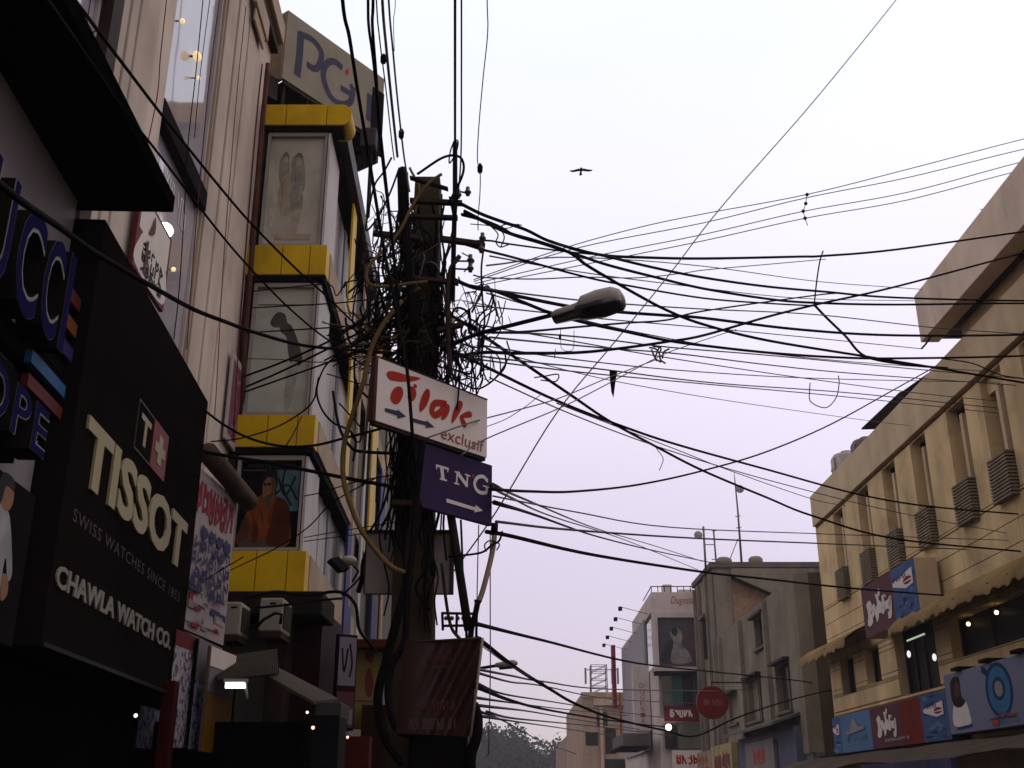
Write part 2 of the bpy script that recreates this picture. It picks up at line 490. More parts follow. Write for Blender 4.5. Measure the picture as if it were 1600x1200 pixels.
mb = MB(); mb.tube(on(L1, [(150, 47), (141, 55), (140, 63), (147, 58), (152, 66), (158, 80), (150, 74)], .06), fit(2.2, 10), BLACKW, 5)
tag(mb.build('wire_knot'), 'small black knot of wire in front of the top left window', 'wire')
mb = MB(); mb.tube(on(L1, [(420, 100), (412, 180), (402, 280), (392, 420), (383, 540), (378, 660)], .12), fit(9, 15), M('rusty_pipe', (.11, .045, .035), .7, .3, 4, .3), 8)
tag(mb.build('downpipe'), 'dark reddish drainpipe in the corner between cream and yellow buildings', 'pipe')
mb = MB(); mb.tube(on(L1, [(410, 100), (402, 180), (392, 280), (381, 420), (372, 560), (364, 690)], .10), fit(2.5, 15), REDW, 6)
tag(mb.build('thin_pipe'), 'thin red pipe on the cream wall edge just left of the dark drainpipe', 'pipe')

# lights reflected in the near building's glass, added as glowing balls
EM_W = M('white_glow', (.9, .88, .8), .4, 0, bump=0, emit=(1, .93, .8), estr=9)
EM_Y = M('warm_reflection_glow', (.9, .7, .4), .4, 0, bump=0, emit=(1, .72, .38), estr=.75)
def wall_glow(px, py, r, mat, lab, pl=L1, w=-.06, sx=1.0):
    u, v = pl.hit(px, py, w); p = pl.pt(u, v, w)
    t = thing('wall_glow', lab, 'lamp', p)
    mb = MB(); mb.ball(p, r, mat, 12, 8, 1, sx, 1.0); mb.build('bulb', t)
    mb = MB(); mb.tube([p - pl.N * .08, p - pl.N * (r * .7)], r * .3, STEEL, 8); mb.build('bracket', t)  # added glowing ball and stem, not a real fixture
wall_glow(260, 359, .075, EM_W, 'brightest white reflection, drawn as a glowing ball in the lower part of the tall window', sx=1.6)
wall_glow(308, 88, .055, EM_Y, 'largest warm reflection, drawn as a glowing ball in the upper tall window', sx=1.6)
wall_glow(310, 122, .03, EM_Y, 'small warm reflection, a glowing ball directly below the larger warm one in the upper window')
wall_glow(285, 33, .035, EM_Y, 'small warm reflection, a glowing ball highest in the upper tall window')
wall_glow(271, 421, .03, EM_Y, 'small orange reflection, a glowing ball low in the window above the black watch sign')

# small signs on the cream building
r = (-5.55, -4.36, 6.7, 7.62)
t = thing('wall_banner', 'small white banner with dark red border and black writing above the black watch sign', 'banner', L1.pt(-4.9, 6.7, .1))
mb = MB(); mb.pbox(L1, r[0], r[1], r[2], r[3], .062, .11, M('dark_red_print', (.16, .03, .035), .5, bump=0)); mb.build('board', t, .005)
mb = MB(); P = Print(mb, L1, r, .112)
P.band(.05, .52, .94, .95, WHITE_T); P.shape(blob([(.1, .42), (.3, .62), (.55, .55), (.7, .72), (.93, .5), (.93, .06), (.05, .06)]), WHITE_T)
for k in range(3): scrib(P, 5, .18, .34 - k * .13, .85, .45 - k * .13, BLACK_T, k, .2)
P.stroke([(.3, .5), (.3, .08)], .05, M('dark_red_print'))
P.shape(blob([(.3, .6), (.45, .7), (.42, .9), (.36, .75)]), M('dark_red_print'))
mb.build('print', t)
t = thing('wall_poster', 'pink and white framed poster at the corner of the cream building', 'poster', L1.pt(-.3, 6.4, .06))
r = (-.85, .08, 6.35, 7.7)
mb = MB(); mb.pbox(L1, *r, .055, .09, WHITE); mb.build('board', t, .005)
mb = MB(); P = Print(mb, L1, r, .092); P.band(.1, .08, .9, .92, M('mauve_print', (.26, .10, .16), .5, .25, 5, bump=0)); P.stroke([(.3, .3), (.5, .5), (.4, .7), (.7, .8)], .05, M('pink_print', (.45, .25, .3), bump=0)); P.stroke([(.3, .2), (.6, .25), (.7, .4)], .04, M('pink_print')); mb.build('print', t)

# ------------------------------------------------------------------ LEFT: dark canopy over the first shop
mb = MB()
e = PL(-2.6, 7.3, -1.9)
mb.pbox(e, -9, 0, 5.78, 5.92, -1.75, 0, M('canopy_underside', (.004, .0035, .0035), .9, .3, 2, bump=.03, spec=0))
tag(mb.build('canopy', None, .01), 'black flat canopy slab jutting out over the blue lettered shop front', 'canopy')

# ------------------------------------------------------------------ LEFT: white fascia with blue letters
LBOARD = M('pale_fascia', (0.34, 0.32, 0.36), .5, .1, 1.5, .2, .2)
t = thing('shop_fascia', 'pale shop fascia with dark blue raised letters and coloured stripes below the canopy', 'sign', SG.pt(-1.5, 3.4, -.2))
mb = MB(); mb.pbox(SG, -5.5, -.02, 3.42, 5.77, -.45, -.22, LBOARD); mb.build('board', t)
mb = MB(); mb.pbox(SG, -5.5, -.05, 3.92, 4.10, -.218, -.13, BLACK); mb.pbox(SG, -5.5, -.5, 4.20, 4.36, -.218, -.13, BLACK); mb.pbox(SG, -.62, -.05, 4.102, 4.36, -.2175, -.13, BLACK); mb.pbox(SG, -5.5, -.6, 3.55, 3.918, -.218, -.13, BLACK); mb.pbox(SG, -.62, -.03, 4.362, 5.0, -.218, -.12, BLACK); mb.build('black_band', t)
NAVY = M('navy_letter_face', (.016, .015, .085), .5, .1, 2, bump=0, spec=0.0)
NAVS = M('navy_letter_side', (.02, .016, .016), .5, .1, 2, bump=0, spec=0); EDGE = M('bright_letter_edge', (.28, .27, .27), .4, .1, bump=0)
a = SG.hit(104, 395); b = SG.hit(92, 562); 
def raised_letter(ch, u0, u1, v0, v1):
    mb = MB(); letters(mb, SG, ch, u0, u1, v0, v1, -.12, NAVS, bold=.03, depth=.16, side=NAVS)
    letters(mb, SG, ch, u0 + .002, u1 - .002, v0 + .002, v1 - .002, .042, EDGE, bold=.03); letters(mb, SG, ch, u0 + .003, u1 - .010, v0 + .004, v1 - .004, .045, NAVY, bold=.012)
    mb.build('letter', t)
raised_letter('U', -1.98, -1.60, 4.25, 4.96); raised_letter('C', -1.50, -1.10, 4.27, 4.97); raised_letter('C', -1.06, -.72, 4.30, 4.99); raised_letter('I', -.66, -.55, 4.32, 5.02)
raised_letter('O', -1.66, -1.25, 3.58, 3.90); raised_letter('P', -1.18, -.90, 3.58, 3.89); raised_letter('E', -.84, -.58, 3.58, 3.89)
for k, (v, cname, col) in enumerate(((4.86, 'stripe_red', (.12, .02, .022)), (4.66, 'stripe_orange', (.22, .075, .025)), (4.47, 'stripe_violet', (.045, .035, .16)))):
    mb = MB(); mb.pbox(SG, -.54, -.01, v, v + .10, -.118, -.08, M(cname, col, .5, .1, bump=0)); o = mb.build('stripe', t); o['label'] = cname.split('_')[1] + ' stripe'
for v, cname, col in ((4.18, 'stripe_blue', (.035, .13, .32)), (4.02, 'stripe_red', None)):
    mb = MB(); mb.pbox(SG, -.75, -.08, v, v + .085, -.118, -.07, M(cname, col, .5, .1, bump=0)); o = mb.build('stripe', t); o['label'] = cname.split('_')[1] + ' stripe in the lower band'
# poster with a figure in white under the fascia
r = (-1.25, -.36, 2.45, 3.40)
t = thing('shop_poster', 'dark poster showing a figure in a loose white shirt under the pale fascia', 'poster', SG.pt(-1.0, 2.3, -.3))
mb = MB(); mb.pbox(SG, *r, -.4, -.05, BLACK); mb.build('board', t)
mb = MB(); P = Print(mb, SG, r, -.048)
P.shape(blob([(.1, .05), (.1, .6), (.3, .78), (.5, .8), (.62, .72), (.78, .45), (.72, .38), (.62, .5), (.58, .05)]), M('white_shirt_print', (.35, .34, .40), .6, .3, 4, bump=0))
P.shape(ell(.48, .88, .12, .1), SKIN_T); P.shape(blob([(.3, .88), (.36, 1.0), (.55, 1.0), (.58, .93), (.44, .93), (.4, .82)]), BLACK_T); P.shape(blob([(.62, .4), (.72, .4), (.76, .3), (.66, .25)]), SKIN_T)
P.stroke([(.4, .75), (.45, .5), (.42, .1)], .03, GREY_T); mb.build('print', t)

# ------------------------------------------------------------------ LEFT: the black watch-shop sign
t = thing('shop_sign', 'large black watch shop sign with cream lettering and a red and white cross emblem', 'sign', SG.pt(2, 2.5, 0))
SIGNB = M('black_sign_face', (.013, .0105, .0115), .7, .2, 1.2, bump=.02, spec=0.0)
r = (0, 4.05, 2.50, 5.64)
mb = MB(); mb.pbox(SG, *r, -.34, 0, SIGNB); mb.build('board', t, .01)
mb = MB()
mb.pbox(SG, 0, 4.05, 2.50, 2.53, 0, .018, M('sign_trim', (.02, .018, .016), .4, bump=0)); mb.build('trim', t)
CREAM_T = M('cream_letter', (.42, .37, .215), .45, .06, 3, bump=0)
TAN_T = M('brown_letter', (.055, .04, .04), .45, .06, 3, bump=0)
x0, vt = SG.hit(135, 655); _, vb = SG.hit(135, 765); x1, vt2 = SG.hit(291, 812); _, vb2 = SG.hit(271, 884)
mb = MB(); letters(mb, SG, 'TISSOT', x0, x1, (vb + vb2) / 2, (vt + vt2) / 2, .004, CREAM_T, bold=.035, depth=.02, space=1.02); mb.build('lettering', t)
x0, vt = SG.hit(112, 790); _, vb = SG.hit(112, 813); x1, vt2 = SG.hit(281, 922)
mb = MB(); letters(mb, SG, 'SWISS WATCHES SINCE 1853', x0 + .05, x1, vb, vt, .004, TAN_T, space=1.15); mb.build('lettering', t)
x0, vt = SG.hit(88, 880); _, vb = SG.hit(90, 920); x1, _ = SG.hit(265, 1000)
mb = MB(); letters(mb, SG, 'CHAWLA WATCH CO.', x0, x1, vb, vt, .004, M('grey_letter', (.27, .26, .235), .45, .06, 3, bump=0), bold=.03, depth=.012); mb.build('lettering', t)
u0, vt = SG.hit(217, 622); u1, vt1 = SG.hit(262, 678); _, vb = SG.hit(206, 698)
um = u0 + (u1 - u0) * .5
mb = MB(); mb.pbox(SG, u0, um - .01, vb, vt, .001, .012, TAN_T); mb.pbox(SG, u0 + .02, um - .03, vb + .02, vt - .02, .0125, .016, SIGNB)
letters(mb, SG, 'T', u0 + .1, um - .1, vb + .09, vt - .09, .018, CREAM_T, bold=.03)
mb.pbox(SG, um, u1, vb, vt, .001, .016, M('emblem_red', (.23, .02, .018), .45, bump=0))
cx, cy, q, h = (um + u1) / 2, (vb + vt) / 2, (u1 - um) * .13, (vt - vb) * .3
mb.pbox(SG, cx - q, cx + q, cy - h, cy + h, .0165, .022, CREAM_T); mb.pbox(SG, cx - q * 2.6, cx + q * 2.6, cy - h * .34, cy + h * .34, .0165, .0215, CREAM_T)
mb.build('emblem', t)

# dark ground floor shops on the left
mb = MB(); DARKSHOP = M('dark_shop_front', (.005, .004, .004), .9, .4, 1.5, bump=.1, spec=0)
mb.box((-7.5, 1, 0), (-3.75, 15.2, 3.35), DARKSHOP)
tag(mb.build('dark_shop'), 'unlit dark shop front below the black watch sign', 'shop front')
mb = MB(); p = [atY(100, 1018, 8.6), atY(108, 1020, 8.6), atY(118, 1016, 8.6)]
mb.tube(crom(p), .008, STEEL, 5); tag(mb.build('awning_hook'), 'small pale metal hook hanging under the black watch sign', 'hook')

# ------------------------------------------------------------------ LEFT: hoardings beyond the black sign
t = thing('hand_painted_hoarding', 'white hand painted hoarding with red and blue lettering beside the black watch sign', 'sign', HB.pt(1, 3, 0))
u0, _ = HB.hit(308, 760); u1, vt = HB.hit(370, 781); _, vb = HB.hit(352, 1010)
r = (u0 - .1, u1, vb, vt)
mb = MB(); mb.pbox(HB, *r, -.06, 0, M('hoarding_white', (0.468, 0.416, 0.468), .6, .12, 3, .3, .2)); mb.build('board', t)
mb = MB(); P = Print(mb, HB, r, .002)
RT2 = M('faded_red_print', (.30, .035, .05), .6, .3, 8, bump=0); BT2 = M('faded_blue_print', (.06, .06, .16), .6, .3, 8, bump=0)
scrib(P, 6, .05, .74, .95, .93, RT2, 3, .26); scrib(P, 6, .08, .72, .9, .9, RT2, 5, .2)
for k in range(26):
    rr_ = random.Random(k + 90); x_, y_ = rr_.uniform(0, .8), rr_.uniform(0, .30); P.band(x_, y_, x_ + rr_.uniform(.08, .22), y_ + rr_.uniform(.015, .06), rr_.choice((M('faded_lilac2', (.30, .27, .33), bump=0), BT2, GREY_T, M('paper_grey', (.45, .42, .44), bump=0), RT2)))
for k in range(5): scrib(P, 5 + k % 3, .03 + .06 * (k % 2), .60 - k * .09, .93, .665 - k * .09, BT2, 20 + k, .2)
mb.build('print', t)
mb = MB(); mb.tube([HB.pt(u0 + .15, vt + .22, .02), HB.pt(u1 + .2, vt + .02, .1)], .12, M('rolled_canvas', (.10, .075, .06), .9, .3, 4, .3), 10)
tag(mb.build('rolled_awning'), 'rolled brown canvas awning above the hand painted hoarding', 'awning')

def speckle(name, base_, cols, scale):
    m = M(name, base_, .6, .1, 2, bump=0)
    N, L = m.node_tree.nodes, m.node_tree.links
    b = N['Principled BSDF']
    tcn = N.new('ShaderNodeTexCoord'); v = N.new('ShaderNodeTexVoronoi'); v.inputs['Scale'].default_value = scale
    L.new(tcn.outputs['Object'], v.inputs['Vector'])
    rp = N.new('ShaderNodeValToRGB'); rp.color_ramp.interpolation = 'CONSTANT'
    s = N.new('ShaderNodeSeparateColor'); L.new(v.outputs['Color'], s.inputs[0]); L.new(s.outputs[0], rp.inputs[0])
    rp.color_ramp.elements[0].color = (*base_, 1); rp.color_ramp.elements[1].position = .3; rp.color_ramp.elements[1].color = (*cols[0], 1)
    for i, c in enumerate(cols[1:]):
        e = rp.color_ramp.elements.new(.45 + i * .5 / len(cols)); e.color = (*c, 1)
    L.new(rp.outputs[0], b.inputs['Base Color'])
    return m
FLOR = speckle('goods_print', (.30, .27, .29), [(.06, .05, .09), (.17, .03, .04), (.34, .31, .32), (.10, .085, .07), (.25, .22, .25)], 26)
BLUEP = speckle('blue_goods_print', (.22, .22, .30), [(.04, .045, .15), (.30, .29, .34), (.05, .05, .10), (.2, .19, .25)], 22)
def hoard(name, lab, cat, q, w, mats, pl=HB, frame=None):
    """narrow upright board: stacked coloured sections given as (fraction0, fraction1, material)"""
    u0, u1, v0, v1 = q
    t = thing(name, lab, cat, pl.pt((u0 + u1) / 2, v0, w))
    mb = MB(); mb.pbox(pl, u0, u1, v0, v1, w - .03, w, frame or BLACK); mb.build('board', t, .006)
    mb = MB()
    for f0, f1, m_ in mats: mb.pbox(pl, u0 + .03, u1 - .03, v0 + f0 * (v1 - v0), v0 + f1 * (v1 - v0), w + .001, w + .006, m_)
    mb.build('print', t)
    return t
def hr(x0, y0, x1, y1, w): return HB.rect(x0, y0, x1, y1, w)
q1 = HB.rect(276, 965, 306, 1165, .25); hoard('goods_board', 'narrow upright board crowded with white and dark red goods pictures', 'signboard', (q1[0], q1[1], 2.03, 3.12), .25, [(0, .86, FLOR), (.86, 1, M('dark_red_print'))])
q2 = HB.rect(311, 985, 334, 1165, .3); hoard('goods_board', 'narrow blue and white speckled board between crowded board and yellow board', 'signboard', (q2[0], q2[1], 2.03, 3.1), .3, [(0, .62, BLUEP), (.62, 1, M('faded_lilac', (.24, .22, .28), bump=0))])
q3 = HB.rect(330, 1000, 357, 1172, .45); hoard('light_board', 'upright board, white above and orange yellow below, beside a lit tube', 'signboard', (q3[0], q3[1], 2.0, 3.02), .45, [(0, .55, M('orange_print', (.30, .135, .012), .5, bump=0)), (.56, .8, M('faded_lilac')), (.81, 1, WHITEF)], frame=M('board_edge', (.12, .09, .06), bump=0))
q4 = SG.rect(220, 1087, 257, 1150, -.3); hoard('hanging_sheet', 'small blue and white printed sheet hanging under the black watch sign', 'poster', (q4[0], q4[1], 2.02, 2.43), -.3, [(.02, .98, BLUEP)], SG)
mb = MB(); p0 = HB.hit(272, 1060, .3); mb.pbox(HB, p0[0] - .07, p0[0] + .07, 1.4, 2.62, .22, .34, M('red_post', (.05, .006, .005), .6, bump=0)); tag(mb.build('shop_post', None, .01), 'dark red upright post at the corner of the black watch sign', 'post')

# ================================================================== LEFT: yellow banded building
b2 = thing('banded_building', 'white building with yellow bands and large posters in its end wall behind the pole', 'building', (-7, 25, 0))
TOPZ = 12.42
mb = MB(); mb.box((-13, 15.75, 0), (-3.35, 36, TOPZ - .35), M('grey_render', (.22, .21, .21), .8, .15, 1, .3, .3)); mb.build('wall', b2)
BANDS = [(12.03, 12.43), (9.26, 9.78), (6.42, 6.92), (4.26, 4.86)]
gap = .012
for k, (v0, v1) in enumerate(BANDS):
    xr = 1.40 if k == 0 else 1.26
    edges = [.0, .55, .99, xr] if k else [0, .42, 1.1]
    for i in range(len(edges) - 1):
        mb = MB(); mb.pbox(L2F, edges[i] + (gap if i else -.02), edges[i + 1], v0, v1, -.30, .0, YEL); mb.build('band_panel', b2, .006)
    if k == 0:   # rounded nose of the top band
        mb = MB(); n = 12
        prof = [(1.112, v0), *[(1.36 + .16 * math.sin(math.pi * i / n), (v0 + v1) / 2 - (v1 - v0) / 2 * math.cos(math.pi * i / n)) for i in range(n + 1)], (1.112, v1)]
        mb.slab([L2F.pt(u, v, 0) for u, v in prof], -L2F.N * .5, YEL); mb.build('band_panel', b2, .006)
    # the band returns along the street with a dark soffit
    for j in range(9):
        a0, a1 = .32 + j * 2.0, .32 + (j + 1) * 2.0 - gap
        mb = MB(); mb.pbox(L2S, a0, a1, v0 + .03, v1, -.45, .06 if k else .18, CREAM2 if k else M('dark_fascia', (.07, .062, .058), .45, .2, 2, .3, .1)); mb.build('band_panel', b2)
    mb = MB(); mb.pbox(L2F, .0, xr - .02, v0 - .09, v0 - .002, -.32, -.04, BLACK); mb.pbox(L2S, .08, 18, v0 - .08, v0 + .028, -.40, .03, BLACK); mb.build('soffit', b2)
# end-wall windows
mb = MB(); mb.pbox(L2F, -.15, .1, 4.0, 12.0, -.4, -.06, DARKBR); mb.build('corner_post', b2)
WINS = [(9.80, 11.93), (6.94, 9.15), (4.88, 6.31)]
FRM = M('pale_window_frame', (.38, .36, .34), .5, .1, bump=.02)
POSTA = M('faded_poster', (.60, .585, .52), .4, .15, 2.5, .25, .2, bump=0)
POSTB = M('faded_green_poster', (.52, .545, .50), .4, .15, 2.5, .25, .1, bump=0)
for k, (v0, v1) in enumerate(WINS):
    u0, u1 = .14, 1.13
    mb = MB()
    for a, b, c, d in ((u0, u0 + .05, v0, v1), (u1 - .04, u1, v0, v1), (u0 + .05, u1 - .04, v1 - .07, v1), (u0 + .05, u1 - .04, v0, v0 + .05)):
        mb.pbox(L2F, a, b, c, d, -.30, -.08, FRM)
    w = mb.build('window', b2, .004)
    if k == 0: w['label'] = 'topmost end wall window with a faded couple on its poster'
    if k == 1: w['label'] = 'middle end wall window with a dark bent figure on its poster'
    if k == 2: w['label'] = 'lowest end wall window with a man in an orange shirt on its poster'
    r = (u0 + .05, u1 - .04, v0 + .05, v1 - .07)
    mb = MB(); mb.pbox(L2F, *r, -.25, -.15, (POSTA, POSTB, BLACK)[k]); mb.build('poster_pane', w)
    mb = MB(); P = Print(mb, L2F, r, -.148)
    if k == 0:
        fa, fb, fc = [M('fade_%s' % n_, c_, .45, .2, 6, bump=0) for n_, c_ in (('tan', (.46, .40, .30)), ('grey', (.33, .32, .29)), ('pale', (.62, .60, .52)))]
        P.shape(blob([(.18, .78), (.25, .86), (.35, .8), (.38, .62), (.3, .55), (.2, .6)]), fb)
        P.shape(blob([(.25, .62), (.42, .66), (.5, .5), (.46, .3), (.3, .28), (.2, .42)]), fa)
        P.shape(blob([(.4, .78), (.5, .84), (.62, .78), (.68, .55), (.58, .46), (.44, .52)]), fb)
        P.shape(blob([(.42, .48), (.62, .5), (.66, .34), (.5, .28)]), fb)
        P.shape(blob([(.5, .3), (.63, .32), (.6, .14), (.5, .12)]), fa)
        P.shape(ell(.29, .80, .055, .045, 14), fa); P.shape(ell(.53, .78, .06, .05, 14), fa); P.shape(blob([(.46, .80), (.50, .86), (.59, .84), (.62, .74), (.58, .80), (.5, .82)]), M('fade_dark2', (.20, .19, .165), .45, .2, 6, bump=0)); P.shape(blob([(.23, .80), (.27, .87), (.34, .84), (.35, .78), (.3, .83)]), M('fade_dark2'))
        P.stroke([(.35, .6), (.42, .55), (.52, .58)], .04, fa, 4); P.stroke([(.62, .55), (.58, .42), (.48, .4)], .035, fa, 4)
        for q in ([(.26, .58), (.28, .45), (.27, .3)], [(.48, .7), (.5, .58), (.49, .5)], [(.58, .66), (.6, .55)]): P.stroke(q, .008, M('fade_dark2'), 4)
        P.shape(blob([(.1, .5), (.2, .52), (.16, .2), (.08, .2)]), fc)
        P.band(.2, .05, .85, .1, fa)
    elif k == 1:
        P.shape(blob([(.26, .72), (.36, .80), (.5, .79), (.56, .72), (.64, .69), (.76, .58), (.86, .44), (.84, .38), (.7, .36), (.62, .46), (.56, .60), (.46, .64), (.42, .68), (.34, .68)]), M('fade_dark', (.085, .085, .08), .45, .2, 6, bump=0))
        P.shape(blob([(.62, .36), (.8, .38), (.74, .1), (.62, .02)]), M('fade_grey2', (.40, .42, .39), .45, .2, 6, bump=0))
        P.band(.02, .86, .98, .87, M('fade_dark'))
    else:
        TEAL = M('teal_print', (.08, .18, .21), .4, .3, 6, bump=0)
        P.band(.60, .42, .97, .9, TEAL); P.band(.03, .885, .97, .9, M('fade_dark'))
        for q in ([(.62, .8), (.75, .6), (.9, .82)], [(.6, .62), (.78, .72), (.95, .55)], [(.72, .9), (.7, .7), (.86, .48)]): P.stroke(q, .035, BLACK_T)
        P.shape(blob([(.06, .02), (.1, .3), (.22, .52), (.36, .60), (.60, .60), (.8, .5), (.86, .3), (.82, .02)]), M('orange_shirt_print', (.24, .06, .015), .4, .25, 4, bump=0))
        P.shape(blob([(.04, .05), (.08, .3), (.18, .34), (.2, .1), (.14, 0)]), M('brown_skin_print', (.10, .05, .03), bump=0))
        P.shape(blob([(.12, .0), (.15, .1), (.7, .08), (.72, .0)]), M('trouser_print', (.10, .08, .065), bump=0))
        P.shape(blob([(.40, .55), (.37, .68), (.38, .78), (.46, .84), (.56, .82), (.59, .70), (.54, .56), (.47, .53)]), M('face_print', (.26, .125, .07), bump=0))
        P.shape(blob([(.37, .74), (.36, .84), (.44, .91), (.56, .90), (.61, .80), (.59, .66), (.55, .78), (.44, .81)]), BLACK_T)
        DSH = M('shirt_shade_print', (.085, .024, .010), .4, .3, 4, bump=0); FSH = M('face_shade_print', (.12, .055, .03), bump=0)
        P.shape(blob([(.50, .05), (.55, .3), (.60, .55), (.72, .56), (.82, .48), (.86, .3), (.82, .05)]), DSH); P.shape(blob([(.26, .1), (.30, .3), (.36, .2), (.33, .06)]), DSH)
        for q in ([(.3, .5), (.4, .36), (.44, .2)], [(.56, .5), (.52, .34), (.56, .18)], [(.2, .44), (.27, .34), (.26, .2)], [(.62, .46), (.7, .3), (.68, .14)]): P.stroke(q, [.006, .004, .014], DSH)
        P.shape(blob([(.50, .80), (.57, .78), (.585, .68), (.54, .58), (.49, .56), (.52, .68)]), FSH)
        P.shape(ell(.405, .728, .026, .017, 12), BLACK_T); P.shape(ell(.475, .728, .03, .018, 12), BLACK_T); P.stroke([(.43, .733), (.45, .733)], .008, BLACK_T, 2); P.stroke([(.50, .732), (.565, .74)], .007, BLACK_T, 2)
        P.stroke([(.435, .72), (.42, .678), (.44, .672)], .007, FSH, 3); P.stroke([(.41, .645), (.44, .640), (.475, .647)], .009, M('lip_print', (.10, .035, .025), bump=0), 3); P.shape(ell(.575, .70, .014, .028, 10), FSH)
        P.shape(blob([(.42, .57), (.47, .53), (.52, .57), (.52, .61), (.46, .60)]), FSH)
        P.shape(blob([(.35, .58), (.44, .52), (.48, .44), (.54, .54), (.62, .60), (.5, .56)]), M('fade_dark'))
        P.text('MONTE CARLO', .12, .925, .88, .965, M('dim_grey_print', (.09, .085, .09), bump=0), space=1.2)
        P.stroke([(.16, .16), (.3, .3), (.42, .38)], .018, M('brown_skin_print'))
    mb.build('print', w)
for v0, v1 in WINS:
    mb = MB(); mb.pbox(L2S, .07, 1.25, v0, v1 - .02, -.07, -.03, CLAD); mb.build('return_panel', b2)
# narrow white return and street wall cladding strips
STR = [(4.88, 6.31), (6.94, 9.14), (9.80, 11.9)]
for v0, v1 in STR:
    u = 1.26; i = 0
    while u < 17.5:
        wd = .30 if u < 4 else (.6 if u < 9 else 1.4)
        i += 1
        mt = CLAD
        if i == 8: mt = M('pale_blue_clad', (.33, .37, .48), .5, .1, bump=.03)
        mb = MB(); mb.pbox(L2S, u + .01, u + wd - .006, v0, v1, -.34, -.18 + (.03 if mt is not CLAD else .0) + random.uniform(0, .012), mt); mb.build('cladding_strip', b2)
        u += wd
mb = MB(); mb.pbox(L2S, -.02, 3.2, 2.4, 4.15, -.4, -.15, DARKBR); mb.pbox(L2S, 3.202, 18, 2.9, 4.15, -.4, -.15, CLAD); mb.build('lower_wall', b2)
for u, v0, v1, mt, wd in ((2.5, 9.9, 12.0, YEL, .55), (3.4, 6.9, 9.2, YEL, .5), (8.0, 6.95, 12.0, YEL, 1.3), (5.0, 4.9, 12, CREAM2, .3), (4.4, 4.0, 6.3, BLUE, 1.1), (10.6, 6.9, 9.2, BLUE, 1.8), (9.6, 3.3, 6.4, BLUE, 1.0), (14.2, 3.3, 6.0, YELD, 2.4), (6.6, 4, 12, CLAD, .4), (12, 4, 12, CREAM2, .5)):
    mb = MB(); mb.pbox(L2S, u, u + wd, v0, v1, .062, .10, mt); mb.build('fin', b2)
mb = MB(); mb.box((-13, 15.4, TOPZ - .349), (-3.1, 36, TOPZ - .2), CONC); mb.build('roof', b2)

# roof billboard
t = thing('roof_billboard', 'grey cream billboard with slate blue letters standing on the yellow banded roof', 'billboard', PG.pt(1.3, 12.3, -.3))
BB = M('billboard_sheet', (0.375, 0.3438, 0.2812), .6, .08, 1.5, .25, .2)
r = (0, 2.62, 13.86, 15.38)
mb = MB(); mb.pbox(PG, *r, -.06, 0, BB); mb.build('face', t)
mb = MB(); mb.pbox(PG, -.0, .06, 13.86, 15.38, -.75, -.062, M('peeling_return', (.33, .26, .19), .7, .35, 5, .3, .4, dirtcol=(.30, .2, .04))); mb.build('return_panel', t)
mb = MB(); mb.pbox(PG, 2.30, 2.62, 13.5, 15.0, .003, .02, BLACK); mb.pbox(PG, 2.56, 2.62, 13.4, 15.38, -.75, -.062, M('dark_slate', (.07, .065, .075), .6)); mb.build('dark_edge', t)
mb = MB()
for i in range(5):
    for ww in (-.12, -.62): mb.pbox(PG, .1 + i * .58, .16 + i * .58, 12.1, 15.3, ww, ww + .05, RUST)
for v in (13.9, 14.6, 15.25): mb.pbox(PG, .07, 2.55, v, v + .05, -.71, -.66, RUST)
mb.pbox(PG, 0.07, 2.55, 13.78, 13.85, -.75, -.02, DARKBR); mb.pbox(PG, -.6, 2.4, 12.2, 13.779, -1.2, -.80, BLACK); mb.pbox(PG, -.6, .0, 13.4, 13.86, -.78, -.1, DARKBR)
mb.build('support_frame', t)
mb = MB(); P = Print(mb, PG, r, .003)
a = lambda x, y: ((PG.hit(x, y)[0] - r[0]) / (r[1] - r[0]), (PG.hit(x, y)[1] - r[2]) / (r[3] - r[2]))
P.stroke([a(470, 51), a(468, 85), a(464, 119)], 0.063, BLUE_T)
P.stroke([a(468, 53), a(488, 62), a(502, 82), a(498, 103), a(490, 107), a(479, 100)], 0.053, BLUE_T)
P.stroke([a(535, 106), a(522, 96), a(510, 100), a(505, 118), a(512, 143), a(522, 158)], 0.053, BLUE_T)
P.stroke([a(522, 158), a(535, 163), a(548, 158), a(552, 135)], 0.053, BLUE_T); P.stroke([a(532, 137), a(549, 147)], 0.048, BLUE_T)
P.shape([a(539, 110), a(544, 107), a(545, 115), a(540, 118)], RED_T); P.shape([a(546, 132), a(551, 130), a(551, 140), a(547, 138)], BLUE_T)
P.stroke([a(579, 148), a(577, 190)], 0.075, BLUE_T)
mb.build('lettering', t)
mb = MB(); p0 = atY(576, 225, 18.3); mb.box((p0.x - .16, p0.y - .15, p0.z - .13), (p0.x + .16, p0.y + .15, p0.z + .3), M('dark_slate'))
tag(mb.build('floodlight', None, .04), 'dark boxy floodlight hanging at the lower right corner of the billboard', 'floodlight')

